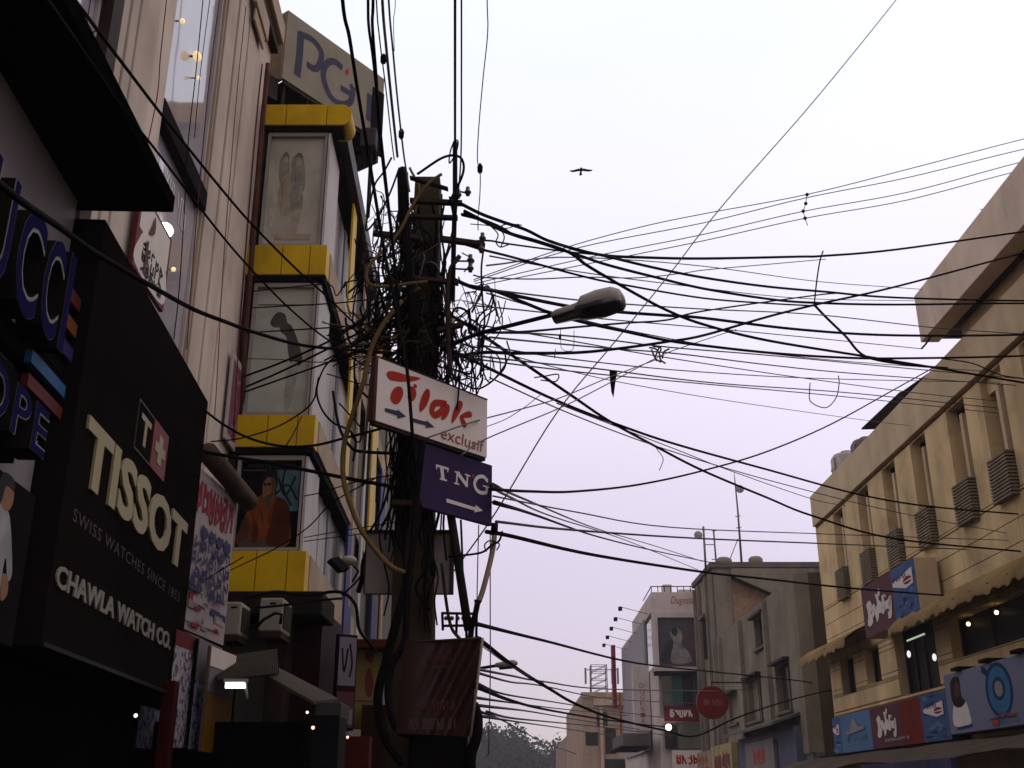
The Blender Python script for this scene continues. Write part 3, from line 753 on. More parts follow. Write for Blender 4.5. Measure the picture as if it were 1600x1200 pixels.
# ------------------------------------------------------------------ LEFT: things below the yellow building
mb = MB(); mb.box((-6, 15.9, 0), (-2.75, 17.8, 4.15), MAROON)
tag(mb.build('maroon_hoarding'), 'dark maroon wall of boards under the lowest yellow band', 'hoarding')
mb = MB(); mb.box((-5.2, 14.9, 3.9), (-2.6, 16, 4.22), M('dark_ledge', (.02, .016, .014), .8)); tag(mb.build('ledge', None, .02), 'dark dusty ledge with loose cables just under the lowest yellow band', 'ledge')
ACW = M('ac_casing', (0.45, 0.42, 0.375), .5, .08, 2, .2, .2)
def ac(px, py, Y, lab, sx=.42, sy=.7, sz=.62):
    p = atY(px, py, Y)
    t = thing('air_conditioner', lab, 'air conditioner', p, 'air conditioner units under the yellow band')
    mb = MB(); mb.box((p.x - sx / 2, p.y, p.z - sz / 2), (p.x + sx / 2, p.y + sy, p.z + sz / 2), ACW); mb.build('casing', t, .02)
    mb = MB(); mb.box((p.x + sx / 2 + .002, p.y + .06, p.z - sz / 2 + .06), (p.x + sx / 2 + .02, p.y + sy - .06, p.z + sz / 2 - .06), M('ac_fan_grille', (.06, .055, .05), .6)); mb.build('fan_grille', t)
    mb = MB(); mb.box((p.x - .02, p.y - .004, p.z + sz * .3), (p.x + .06, p.y - .001, p.z + sz * .36), BLACK); mb.build('badge', t)
    mb = MB(); mb.box((p.x - sx / 2, p.y, p.z - sz / 2 - .08), (p.x + sx / 2, p.y + sy, p.z - sz / 2 - .002), RUST); mb.build('bracket', t)
ac(423, 960, 14.2, 'larger white air conditioner with a black tube across its front', .30, .6, .43)
ac(362, 966, 14.0, 'smaller half hidden air conditioner beside the hand painted hoarding', .22, .5, .42)
mb = MB(); mb.tube([atY(x, y, 14.0) for x, y in ((398, 983), (412, 968), (430, 958), (440, 960), (438, 975))], .02, BLACKW, 6); tag(mb.build('drain_hose'), 'black hose curving across the larger air conditioner', 'hose')
# corrugated awning
AWN = M('asbestos_sheet', (0.09948, 0.08484, 0.07608), .9, .2, 3, .3, .3)
mb = MB(); A, B, Cc, D = atY(330, 1045, 12.6), atY(432, 1030, 12.8), atY(528, 1094, 11.8), atY(490, 1097, 11.0)
n = 66
top = []; bot = []
for i in range(n + 1):
    t_ = i / n; off = .007 * math.cos(i * math.pi)
    top.append(A.lerp(B, t_) + Vector((0, 0, .12 + off))); bot.append(atY(340, 1063, 11.2).lerp(atY(436, 1052, 11.2), t_) + Vector((0, 0, off)))
mb.add(top + bot, [(i, i + 1, n + 2 + i, n + 1 + i) for i in range(n)], AWN)
mb.add([p - Vector((0, 0, .02)) for p in top + bot], [(n + 1 + i, n + 2 + i, i + 1, i) for i in range(n)], AWN)
aw = tag(mb.build('corrugated_awning'), 'narrow corrugated sheet awning over the dark stalls below the air conditioners', 'awning')
mb = MB(); mb.slab([atY(422, 1036, 12.6), atY(528, 1091, 12.2), atY(490, 1096, 11.1), atY(418, 1056, 11.4)], (0, 0, -.03), AWN)
tag(mb.build('sloping_sheet'), 'grey sloping sheet roof ending in a point above the light box', 'awning')
mb = MB(); a = atY(492, 1108, 11.3); mb.box((a.x, a.y, a.z - .12), (a.x + .26, a.y + .6, a.z + .07), M('light_box', (0.08, 0.084, 0.076), .5)); tag(mb.build('light_box', None, .01), 'pale green grey box hanging from the front edge of the sloping sheet roof', 'sign')
mb = MB(); a = atY(490, 1165, 11.2); mb.box((a.x - .02, a.y, a.z - .5), (a.x + .24, a.y + .5, a.z + .29), M('dim_blue_board', (0.011, 0.0105, 0.014), .5)); tag(mb.build('stall_board', None, .01), 'dim blue grey board below the pale green grey box', 'signboard')
# tube light
t = thing('tube_light', 'lit white fluorescent tube under the corrugated awning', 'lamp', atY(368, 1071, 10.4))
p = atY(368, 1071, 10.4)
mb = MB(); mb.tube([p + Vector((-.09, 0, 0)), p + Vector((.09, 0, .0))], .026, M('lit_tube', (.9, .95, 1), .4, 0, bump=0, emit=(.85, 1, 1), estr=7), 8); mb.build('tube', t)
mb = MB(); mb.box((p.x - .11, p.y - .02, p.z + .03), (p.x + .11, p.y + .02, p.z + .06), ACW); mb.tube([p + Vector((.09, 0, .03)), p + Vector((.12, 0, -.12))], .012, ACW, 6); mb.build('fitting', t)
for px, py, Y, col, rr, lab in ((489, 1137, 11.2, (1, .45, .3), .018, 'tiny reddish bulb in the dark stall below the awning'), (532, 1137, 13.5, (1, .6, .5), .018, 'tiny pinkish bulb beside the white and maroon poster'), (480, 1113, 11.6, (1, .9, .7), .014, 'tiny white bulb under the edge of the sloping sheet'), (543, 1152, 13.5, (1, .5, .4), .016, 'tiny red bulb low by the red stall fabric'), (212, 1118, 9.2, (1, .9, .6), .016, 'tiny dim bulb under the bottom edge of the black watch sign')):
    m_ = M('bulb_%d_%d' % (px, py), (.9, .8, .7), .4, 0, bump=0, emit=col, estr=2.2)
    p = atY(px, py, Y); mb = MB(); mb.ball(p, rr, m_, 8, 6); mb.tube([p, p + Vector((0, 0, .12))], .004, BLACKW, 4); tag(mb.build('stall_bulb'), lab, 'lamp')
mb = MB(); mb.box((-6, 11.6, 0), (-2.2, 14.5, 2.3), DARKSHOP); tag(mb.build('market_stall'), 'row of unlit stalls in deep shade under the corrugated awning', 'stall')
# boards hanging over the pavement farther on
def board_at(name, lab, cat, px0, py0, px1, py1, Y, psi, th, mat, shapes=None):
    c = atY((px0 + px1) / 2, py1, Y); pl = PL(c.x, c.y, psi)
    q = pl.rect(px0, py0, px1, py1)
    t = thing(name, lab, cat, pl.pt((q[0] + q[1]) / 2, q[2], 0))
    mb = MB(); mb.pbox(pl, *q, -th, 0, mat); mb.build('board', t, .006)
    if shapes:
        mb = MB(); P = Print(mb, pl, q, .002); shapes(P); mb.build('print', t)
    return t
def shp1(P):
    P.band(.05, .46, .95, .97, M('faded_lilac')); P.band(.05, .03, .95, .40, M('lilac_red', (.12, .05, .06), bump=0)); P.band(.1, .06, .9, .22, M('faded_lilac'))
    P.stroke([(.2, .85), (.35, .6), (.5, .85)], .1, BLACK_T); P.stroke([(.6, .9), (.75, .7), (.65, .55)], .1, BLACK_T)
board_at('hanging_board', 'narrow board with a pale photograph hanging beside the maroon wall', 'signboard', 530, 990, 552, 1142, 15.2, 55, .1, MAROON, shp1)
def shp2(P):
    P.shape(blob([(.35, .60), (.5, .72), (.62, .66), (.7, .5), (.62, .38), (.42, .4)]), M('dark_red_print')); P.shape(blob([(.3, .16), (.5, .28), (.7, .22), (.72, .08), (.4, .06)]), M('dark_red_print')); P.shape(blob([(.3, .86), (.5, .94), (.66, .88), (.6, .78), (.4, .8)]), M('dark_red_print')); P.band(.05, .31, .95, .33, M('dark_red_print'))
board_at('yellow_board', 'tall pale yellow board with dark red figures between maroon wall and pole', 'signboard', 559, 1005, 592, 1140, 16.6, 55, .12, M('pale_yellow_board', (.22, .17, .055), .6, .15, 2, .3), shp2)
mb = MB(); p = atY(598, 1022, 17); mb.box((p.x - .45, 16.2, p.z), (p.x + .15, 18.5, p.z + .12), M('red_ledge', (.10, .025, .015), .7)); tag(mb.build('shop_ledge'), 'dark red ledge above the pale yellow board', 'ledge')
mb = MB(); p = atY(585, 1165, 16); mb.box((p.x - .2, 16, p.z - .4), (p.x + .25, 16.5, p.z + .55), M('stall_fabric', (.04, .012, .01), .8)); tag(mb.build('stall_fabric'), 'red fabric draped on a stall below the pale yellow board', 'fabric')
mb = MB(); p = atY(548, 1180, 14); mb.box((p.x - .12, 14, p.z - .5), (p.x + .22, 14.3, p.z + .22), M('red_stall', (.10, .015, .012), .7, .3, 5)); tag(mb.build('stall_cloth'), 'red patterned cloth on the stall nearest the white and maroon poster', 'fabric')
# floodlight on a bracket on the yellow building
t = thing('floodlight', 'small black floodlight on a bracket in front of the blue strip', 'floodlight', atY(525, 880, 13.5))
p = atY(524, 882, 13.5); q = atY(545, 876, 14.2)
mb = MB(); d = Vector((.16, .0, -.12)); n_ = Vector((.05, -.14, .06)); up_ = Vector((-.12, 0, .18)) * .0
mb.hexa([p + Vector((-.12, 0, .03)), p + Vector((.04, 0, -.12)), p + Vector((.12, .16, -.06)), p + Vector((-.04, .16, .09)), p + Vector((-.07, 0, .08)), p + Vector((.09, 0, -.07)), p + Vector((.17, .16, -.01)), p + Vector((.01, .16, .14))], BLACK); mb.build('housing', t, .01)
mb = MB(); mb.ball(q, .085, ACW, 10, 6, 1.3, 1, .8); mb.tube([q, q + Vector((.12, .1, -.12)), q + Vector((.02, .3, -.22))], .016, BLACKW, 6); mb.build('bracket', t)

# ================================================================== CENTRE: the electricity pole
pc = Vector((-.955, 10.62, 0))
pole = thing('electricity_pole', 'weathered concrete electricity pole crowded with cables in the middle of the picture', 'pole', pc)
mb = MB()
def polew(z): return .237 - .0122 * z
n = 9; vs_ = []; fs_ = []
for i in range(n):
    z = 8.06 * i / (n - 1); h = polew(z); d_ = h * 1.1
    for sx, sy in ((-1, -1), (-.8, -1), (.8, -1), (1, -1), (1, 1), (-1, 1)):
        vs_.append(pc + Vector((sx * h + .012 * math.sin(i), sy * d_, z)))
for i in range(n - 1):
    for j in range(6): fs_.append((i * 6 + j, i * 6 + (j + 1) % 6, (i + 1) * 6 + (j + 1) % 6, (i + 1) * 6 + j))
fs_.append(tuple(range((n - 1) * 6, n * 6)))
mb.add(vs_, fs_, POLEM); mb.build('shaft', pole, .012)
def PXP(x, y, Y=10.0): return atY(x, y, Y)
def crossarm(x0, y0, x1, y1, th, Y=9.98):
    a, b = PXP(x0, y0, Y), PXP(x1, y1, Y); mb = MB()
    d = b - a
    mb.hexa([a + Vector((0, 0, -th)), b + Vector((0, 0, -th)), b + Vector((0, .07, -th)), a + Vector((0, .07, -th)), a + Vector((0, 0, th)), b + Vector((0, 0, th)), b + Vector((0, .07, th)), a + Vector((0, .07, th))], RUST)
    return mb.build('crossarm', pole, .004)
crossarm(583, 362, 655, 370, .024); crossarm(640, 311, 722, 315, .022); crossarm(690, 371, 757, 380, .026); crossarm(640, 336, 715, 338, .018); crossarm(640, 275, 700, 293, .012)
crossarm(640, 432, 716, 440, .02); crossarm(612, 784, 660, 786, .026); crossarm(683, 515, 722, 505, .022)
for z in (6.86, 7.18):
    mb = MB(); h = polew(z) + .012; mb.box((pc.x - h, pc.y - h * 1.1, z), (pc.x + h, pc.y + h * 1.1, z + .09), RUST); mb.build('clamp_band', pole, .004)
ICER = M('brown_porcelain', (.05, .03, .028), .3, .2, 3, bump=0, spec=.6)
for a_, b_ in (((711, 298), (733, 302)), ((711, 408), (737, 408)), ((711, 420), (733, 421))):
    mb = MB(); mb.tube([PXP(*a_), PXP(*b_)], .011, RUST, 6); mb.build('pin', pole)
for x, y in ((589, 352), (716, 303), (754, 371), (752, 388), (731, 299), (735, 418), (735, 405), (706, 505)):
    p = PXP(x, y); mb = MB(); mb.tube([p + Vector((0, 0, -.05)), p + Vector((0, 0, .05))], [.022, .022], ICER, 8)
    mb.tube([p + Vector((0, 0, -.02)), p + Vector((0, 0, .0))], .036, ICER, 8); mb.build('insulator', pole)
mb = MB(); mb.tube([PXP(711, 222), PXP(711, 300), PXP(709, 380), PXP(707, 470)], .026, BLACKW, 8); mb.build('service_pipe', pole)
mb = MB(); mb.tube(crom([PXP(718, 400), PXP(702, 430), PXP(700, 520), PXP(704, 585)], 4), .026, RUST, 8); mb.build('service_pipe', pole)
mb = MB(); mb.tube(crom([PXP(629, 262), PXP(630, 300), PXP(632, 350), PXP(640, 420), PXP(648, 520)], 4), [.03] + [.06] * 8 + [.05] * 7 + [.045], BLACK, 8); mb.build('cable_sleeve', pole)

# signs on the pole
t = thing('direction_sign', 'white flex sign with red brush lettering and two blue arrows on the pole', 'sign', TS.pt(.78, 4.84, -.05))
r = (-.01, 1.55, 4.845, 5.475)
mb = MB(); mb.pbox(TS, *r, -.05, 0, WHITEF); mb.build('panel', t, .004)
mb = MB(); mb.pbox(TS, r[0] - .035, r[0] - .002, r[2] - .01, r[3] + .01, -.06, .004, M('sign_edge_brown', (.10, .04, .04), .6)); mb.pbox(TS, r[0], r[1], r[3] + .001, r[3] + .014, -.055, .004, DARKBR); mb.pbox(TS, r[0], r[1], r[2] - .03, r[2] - .001, -.08, -.02, DARKBR); mb.build('frame', t)
mb = MB(); P = Print(mb, TS, r, .003)
a = lambda x, y: ((TS.hit(560 + x / 5.333, 540 + y / 5.333)[0] - r[0]) / (r[1] - r[0]), (TS.hit(560 + x / 5.333, 540 + y / 5.333)[1] - r[2]) / (r[3] - r[2]))
for sh in ([(232, 232), (262, 212), (330, 222), (400, 245), (518, 272), (450, 298), (350, 300), (275, 290), (245, 270)],
           [(330, 340), (360, 350), (372, 400), (345, 470), (305, 490), (268, 455), (270, 400), (298, 355)],
           [(420, 350), (460, 345), (482, 400), (465, 450), (435, 465), (410, 440)],
           [(458, 325), (478, 322), (486, 350), (465, 352)],
           [(560, 365), (590, 372), (592, 430), (560, 510), (515, 552), (505, 520), (520, 440)],
           [(835, 462), (862, 470), (864, 510), (830, 580), (780, 648), (775, 610), (795, 530)],
           [(842, 588), (880, 560), (920, 545), (945, 570), (935, 598), (900, 600), (860, 605)],
           [(842, 600), (868, 600), (900, 655), (893, 680), (868, 675)]):
    P.shape(blob([a(*p) for p in sh], 4), RED_T)
P.stroke([a(735, 490), a(690, 480), a(640, 480), a(615, 510), a(612, 555), a(640, 580), a(690, 545), a(735, 495)], .045, RED_T)
P.shape(blob([a(*p) for p in [(725, 485), (755, 500), (755, 550), (725, 605), (690, 620), (690, 580), (710, 530)]], 4), RED_T)
for sh in ([(218, 520), (325, 545), (322, 530), (395, 592), (320, 608), (324, 585), (218, 548)], [(450, 605), (560, 635), (560, 620), (632, 680), (555, 685), (560, 665), (450, 635)]):
    P.shape([a(*p) for p in sh], BLUE_T)
x0, y0 = a(685, 745); x1, y1 = a(1045, 790)
u0_, v0_ = TS.hit(560 + 690 / 5.333, 540 + 730 / 5.333)
P.text('exclusif', x0, .065, x1, .265, M('faded_red_letter', (.38, .12, .09), bump=0), shear=.1)
mb.build('lettering', t)
t = thing('direction_sign', 'dark purple sign with white serif letters and arrow under the white flex sign', 'sign', TS.pt(1.2, 4.16, -.05))
r = (.62, 1.68, 4.16, 4.80)
PURP = M('purple_board', (.045, .028, .10), .5, .12, 2, .15, bump=.02)
mb = MB(); mb.pbox(TS, r[0], r[1], r[2], r[3], -.09, -.04, PURP); mb.build('panel', t, .004)
mb = MB(); P = Print(mb, TS, r, -.038)
a = lambda x, y: ((TS.hit(x, y, -.04)[0] - r[0]) / (r[1] - r[0]), (TS.hit(x, y, -.04)[1] - r[2]) / (r[3] - r[2]))
def seg(p, q, wd): P.stroke([a(*p), a(*q)], wd, WHITE_T, 2)
# T with serifs
seg((690, 731), (692, 749), .045); seg((681, 727), (701, 733), .022); seg((682, 726), (682, 733), .014); seg((700, 732), (699, 738), .014); seg((687, 748), (698, 751), .016)
# N
seg((714, 738), (713, 756), .02); seg((714, 738), (730, 760), .04); seg((730, 742), (729, 761), .02); seg((710, 737), (718, 739), .014); seg((726, 741), (734, 744), .014); seg((709, 755), (717, 757), .014)
# G
P.stroke([a(761, 752), a(755, 745), a(746, 746), a(741, 755), a(744, 765), a(751, 770), a(760, 770)], .036, WHITE_T); seg((760, 761), (760, 770), .03); seg((754, 759), (764, 762), .014); seg((761, 748), (761, 754), .014)
P.shape([a(737, 741), a(741, 742), a(739, 747), a(737, 746)], RED_T)
P.shape([a(697, 779), a(742, 793), a(742, 789), a(754, 798), a(740, 801), a(741, 798), a(697, 785)], WHITE_T)
mb.build('lettering', t)
# grey box sign seen from behind the pole
pl = PL(-1.46, 10.62, 90)
t = thing('blank_sign', 'blank pale sign board fixed behind the pole below the purple sign', 'sign', pl.pt(.4, 3.6, 0))
q = pl.rect(572, 828, 708, 927)
mb = MB(); mb.pbox(pl, *q, -.10, -.02, M('blank_board', (0.396, 0.336, 0.336), .6, .1, 2, .3, .3)); mb.build('panel', t, .004)
mb = MB(); mb.pbox(pl, q[0], q[1], q[3] - .03, q[3], -.018, .005, DARKBR); mb.pbox(pl, q[0] + .0, q[0] + .012, q[2], q[3] - .031, -.018, .0, DARKBR); mb.pbox(pl, q[1] - .04, q[1], q[2], q[3] - .031, -.018, .004, M('dark_slate')); mb.build('frame', t)
# maroon banner
t = thing('flex_banner', 'creased maroon flex banner with cream edge tied low on the pole', 'banner', atY(690, 1150, 9.7))
mb = MB(); BAN = M('maroon_flex', (0.046, 0.013, 0.009), .4, .45, 1.5, .2, .2, bump=.05, spec=.3)
nx, nz = 26, 16; vs_ = []
TL, TR, BL, BR = atY(632, 1004, 9.7), atY(752, 997, 9.55), atY(618, 1146, 9.72), atY(733, 1151, 9.6)
for j in range(nz + 1):
    for i in range(nx + 1):
        s_, t_ = i / nx, j / nz
        p = TL.lerp(TR, s_).lerp(BL.lerp(BR, s_), t_)
        fold = .085 * math.sin((s_ * 1.25 + t_ * .6) * 21) * max(0, s_ - .25) ** .8 * (1 - abs(t_ - .45)) + .02 * math.sin(s_ * 5 + 1)
        vs_.append(p + Vector((0, -fold, 0)))
fs_ = [(j * (nx + 1) + i, j * (nx + 1) + i + 1, (j + 1) * (nx + 1) + i + 1, (j + 1) * (nx + 1) + i) for j in range(nz) for i in range(nx)]
mb.add([p for p in vs_], fs_, BAN, True); mb.add([p + Vector((0, .006, 0)) for p in vs_], [tuple(reversed(f)) for f in fs_], BAN, True); mb.build('cloth', t)
mb = MB(); mb.tube([TR + Vector((.012, -.02, 0)), TR.lerp(BR, .5) + Vector((.014, -.02, 0)), BR + Vector((.012, -.02, 0))], .012, M('cream_hem', (.36, .30, .25), .6), 6); mb.tube([TL, TL.lerp(TR, .5) + Vector((0, -.02, -.005)), TR], .012, RUST, 6); mb.build('hem', t)
mb = MB(); plb = PL(TL.x, 9.62, 92)
q = plb.rect(640, 1120, 712, 1142); P = Print(mb, plb, q, .0); scrib(P, 12, 0, .1, 1, .9, M('dim_print', (.15, .08, .08), bump=0), 4, .2); q = plb.rect(650, 1092, 712, 1112); P = Print(mb, plb, q, .0); scrib(P, 6, 0, .1, 1, .9, M('dim_print2', (.12, .045, .04), bump=0), 6, .16)
q = plb.rect(665, 1020, 705, 1045); P = Print(mb, plb, q, .0); scrib(P, 5, 0, .5, 1, .9, M('dim_print2'), 8, .16); scrib(P, 7, 0, 0, 1, .3, M('dim_print2'), 9, .16); mb.build('lettering', t)
mb = MB(); a = atY(640, 1138, 10.0); b_ = atY(733, 1150, 10.0)
mb.box((a.x, 10.0, .9), (b_.x - .02, 10.38, a.z), BLACK)
t = tag(mb.build('switch_box', None, .015), 'black switch box strapped to the pole under the maroon banner', 'box')
# bent pale pipe, dark brace, bracket ladder
t = thing('bent_pipe', 'pale bent pipe with dark clamps hanging below the purple sign', 'pipe', atY(740, 990, 10.4))
mb = MB(); mb.tube(crom([atY(x, y, 10.45) for x, y in ((773, 832), (770, 858), (763, 890), (752, 930), (744, 945))], 5), fit(8, 10.4), M('pale_pipe', (.40, .30, .25), .6, .15, 4, .2), 8); mb.build('tube', t)
mb = MB(); mb.tube([atY(773, 818, 10.45), atY(772, 836, 10.45)], .035, BLACK, 8); mb.build('clamp', t)
mb = MB(); mb.tube(crom([atY(x, y, 10.45) for x, y in ((747, 938), (743, 958), (737, 980), (735, 1002))], 4), [.04] + [.028] * 11 + [.035], BLACK, 8); mb.build('clamp', t)
mb = MB(); mb.tube([atY(703, 795, 10.5), atY(716, 880, 10.5), atY(732, 985, 10.5)], .042, M('dark_timber', (.022, .018, .018), .8), 6); tag(mb.build('brace'), 'dark slanting brace between the blank sign and the bent pipe', 'brace')
t = thing('wire_bracket', 'black ladder shaped bracket holding wires above the maroon banner', 'bracket', atY(717, 1000, 10.6))
mb = MB()
for a_, b_ in (((690, 958), (745, 959)), ((690, 978), (748, 977)), ((691, 957), (692, 985)), ((714, 957), (713, 990)), ((728, 957), (729, 1000)), ((745, 957), (744, 1000))): mb.tube([atY(*a_, 10.6), atY(*b_, 10.6)], .013, BLACK, 6)
mb.build('frame', t)
for i in range(5):
    x = 697 + i * 9; mb = MB(); p = atY(x, 966, 10.6); mb.ball(p, .022, ICER, 8, 6); mb.build('insulator', t)
# street lamp on the pole
t = thing('street_lamp', 'near street lamp with a cream cobra head on a long arm from the pole', 'street lamp', atY(690, 545, 9.9))
mb = MB(); mb.tube(crom([atY(x, y, Y) for x, y, Y in ((688, 548, 10.05), (740, 524, 9.9), (800, 508, 9.7), (872, 490, 9.5))], 5), .022, BLACKW, 8); mb.build('arm', t)
h0 = atY(866, 497, 9.5); h1 = atY(974, 470, 9.15)
dx = (h1 - h0).normalized(); sd = dx.cross(Vector((0, 0, 1))).normalized(); upv = sd.cross(dx)
L_ = (h1 - h0).length
def loft(profile, mat, name):
    mb = MB(); m_ = 12; vs_ = []
    for tt, wd, zt, zb in profile:
        for j in range(m_):
            q = 2 * math.pi * j / m_; c_, s_ = math.cos(q), math.sin(q)
            z = zt * s_ if s_ > 0 else zb * s_
            vs_.append(h0 + dx * (tt * L_) + sd * (wd * c_) + upv * z)
    k = len(profile); fs_ = [(i * m_ + j, i * m_ + (j + 1) % m_, (i + 1) * m_ + (j + 1) % m_, (i + 1) * m_ + j) for i in range(k - 1) for j in range(m_)]
    fs_ += [tuple(reversed(range(m_))), tuple(range((k - 1) * m_, k * m_))]
    mb.add(vs_, fs_, mat, True); return mb.build(name, t)
loft([(0, .075, .06, .03), (.05, .085, .075, .03), (.32, .09, .09, .03), (.39, .095, .10, .02), (.43, .12, .15, .02), (.65, .13, .175, .02), (.86, .125, .17, .02), (.96, .105, .13, .02), (1.0, .06, .07, .02)], M('lamp_casing', (0.4819, 0.436, 0.4111), .5, .1, 4, .2, .15), 'housing')
loft([(.01, .075, .0, .06), (.36, .09, .0, .065), (.40, .128, .01, .085), (.7, .14, .01, .105), (.95, .12, .01, .085), (1.0, .07, .0, .05)], M('lamp_bowl', (.018, .015, .02), .25, .1, bump=0, spec=.5), 'lens_bowl')

# ------------------------------------------------------------------ cables
def wire(pts, t, lab, Y0=10, Y1=22, mat=None, cat='cable', name='overhead_cable', group=None, per=6, n=5):
    """control points in the view with a distance each (interpolated when absent)"""
    L = [0.0]
    for i in range(1, len(pts)): L.append(L[-1] + math.hypot(pts[i][0] - pts[i - 1][0], pts[i][1] - pts[i - 1][1]))
    P3 = []; Ys = []
    for i, p in enumerate(pts):
        Y = p[2] if len(p) > 2 else Y0 + (Y1 - Y0) * L[i] / L[-1]
        Ys.append(Y); P3.append(atY(p[0], p[1], Y))
    mb = MB(); mb.tube(crom(P3, per), fit(t * (1.02 if t > 2.4 and name == 'overhead_cable' else 1.12), sum(Ys) / len(Ys)), mat or BLACKW, n)
    return tag(mb.build(name), lab, cat, group)
W = wire
W([(720, 318), (752, 334), (784, 346), (822, 359), (857, 376), (903, 390), (945, 399), (997, 402), (1100, 404), (1250, 401), (1285, 400), (1400, 390), (1600, 362), (1800, 335)], 4.6, 'highest thick black cable from the pole, levelling out then rising to the upper right edge')
W([(722, 335), (752, 343), (782, 355), (803, 367), (840, 378), (868, 387), (908, 400), (950, 414), (1020, 432), (1100, 451), (1200, 467), (1270, 473), (1400, 476), (1600, 474), (1800, 478)], 4.6, 'thick cable from the pole top that runs level through the wire tie at the right')
W([(857, 376, 12), (903, 391), (945, 400), (1020, 418), (1100, 434), (1200, 448), (1290, 456), (1400, 465), (1600, 470), (1800, 470)], 4, 'black cable branching below the highest one and running level to the tall right parapet')
W([(726, 330), (790, 362), (840, 377), (889, 394), (915, 413), (950, 434), (997, 461), (1043, 485), (1100, 507), (1200, 532), (1353, 557), (1470, 576), (1600, 598), (1800, 630)], 4.8, 'thick cable dropping steeply past the lamp head to the right edge')
W([(727, 378), (763, 376), (794, 381), (868, 391), (912, 396), (960, 400), (1010, 403)], 3, 'short black cable running flat from the right crossarm into the highest cables', 10, 14)
W([(728, 382), (754, 390), (794, 400), (838, 412), (912, 432), (969, 444), (1100, 466), (1200, 474), (1275, 478)], 3.6, 'cable from the end of the right crossarm sagging just above the lamp head', 10, 18)
W([(700, 432), (740, 449), (777, 455), (815, 464), (903, 481), (973, 488), (1043, 493), (1100, 497), (1250, 515), (1400, 524), (1600, 523), (1800, 515)], 5, 'thick cable crossing in front of the lamp head then level to the right')
W([(735, 447), (775, 455), (815, 471), (866, 491), (922, 506), (973, 517), (1043, 532), (1100, 540), (1200, 551), (1300, 558), (1400, 560), (1600, 556), (1800, 545)], 4.6, 'thick cable passing under the lamp head toward the right building corner')
W([(700, 560), (754, 551), (810, 552), (903, 551), (973, 544), (1043, 534), (1100, 524), (1200, 495), (1280, 475), (1400, 448), (1600, 395), (1800, 345)], 4.4, 'black cable that runs level under the lamp then climbs to the tall parapet')
W([(740, 430), (763, 434), (838, 436), (912, 433), (997, 434), (1067, 427), (1100, 422), (1200, 413), (1290, 405)], 1.8, 'thin kinked dark wire running nearly level above the lamp head', 10, 19, GREYW)
W([(755, 451), (860, 464), (915, 470), (975, 475), (1100, 483), (1280, 492), (1460, 512), (1600, 522)], 2, 'thin wire just behind the lamp head roof', 10, 22, GREYW)
W([(745, 478), (800, 483), (838, 487), (950, 499), (1100, 512), (1250, 526), (1440, 545)], 1.8, 'thin grey wire at the height of the lamp head underside', 10, 22, GREYW)
W([(770, 520), (826, 518), (903, 511), (975, 505), (1043, 500), (1100, 486), (1270, 462), (1310, 458)], 3.2, 'cable following the lamp arm and rising gently past the lamp', 10, 19)
W([(760, 520), (850, 522), (950, 531), (1050, 543), (1210, 556), (1400, 574), (1600, 592)], 2, 'thin wire below the lamp crossing to the far right wall', 10, 24, GREYW)
W([(765, 527), (860, 536), (960, 545), (1062, 553), (1200, 570), (1340, 584), (1600, 603)], 2, 'thin wire directly under the one below the lamp', 10, 24, GREYW)
FINE = [([(760, 458), (880, 492), (1000, 520), (1150, 546), (1340, 566), (1600, 584)], 'fine grey wire sagging just under the thick cable that passes beneath the lamp'),
        ([(765, 400), (900, 424), (1050, 444), (1250, 466), (1430, 470)], 'fine grey wire just above the cable from the right crossarm'),
        ([(750, 508), (900, 534), (1050, 560), (1250, 590), (1450, 616), (1600, 630)], 'fine grey wire falling gently below the pair of thin wires under the lamp'),
        ([(755, 540), (900, 562), (1080, 580), (1300, 592), (1600, 598)], 'fine grey wire nearly level between lamp and dangling scrap'),
        ([(770, 775), (900, 800), (1050, 824), (1280, 834), (1600, 845)], 'fine grey wire sagging from the purple sign to the right facade'),
        ([(760, 415), (900, 402), (1100, 416), (1280, 440), (1440, 452)], 'fine grey wire dipping past the wire tie at the right'),
        ([(765, 590), (900, 650), (1040, 702), (1200, 750), (1400, 800), (1600, 838)], 'fine grey wire following the crossing pair of thick cables')]
for q, lab in FINE: W(q, 1.5, lab, 10.2, 26, GREYW, n=4)
# four thin lines with spacers
sp = []
four = [[(740, 437), (880, 388), (1000, 355), (1100, 334), (1260, 304), (1420, 264), (1600, 217), (1800, 168)], [(740, 440), (900, 388), (1100, 348), (1260, 309), (1420, 277), (1600, 233), (1800, 190)],
        [(742, 443), (930, 400), (1100, 366), (1256, 330), (1420, 300), (1600, 252), (1800, 205)], [(744, 447), (940, 408), (1100, 376), (1258, 341), (1420, 312), (1600, 265), (1800, 222)]]
for k, q in enumerate(four):
    W(q, 1.5, ['uppermost', 'second', 'third', 'lowest'][k] + ' of the four thin parallel lines rising to the upper right corner', 26, 30, GREYW, 'wire', 'power_line', 'four parallel thin power lines', n=4)
t = thing('line_spacer', 'string of four dark balls spacing the thin parallel power lines', 'spacer', atY(1258, 341, 28))
mb = MB(); mb.tube([atY(x, y, 28) for x, y in ((1261, 302), (1259, 318), (1255, 330), (1258, 342), (1262, 352))], .012, GREYW, 5); mb.build('rod', t)
for x, y in ((1261, 304), (1259, 318), (1255, 330), (1258, 341)):
    mb = MB(); mb.ball(atY(x, y, 27.9), .055, BLACK, 8, 6); mb.build('ball', t)
W([(1420, -30), (1400, 0), (1270, 160), (1130, 320), (1045, 430), (960, 535), (870, 645), (775, 800), (700, 905)], 1.8, 'single long thin wire slanting across the whole sky from the top right', 16, 11, GREYW, 'wire')
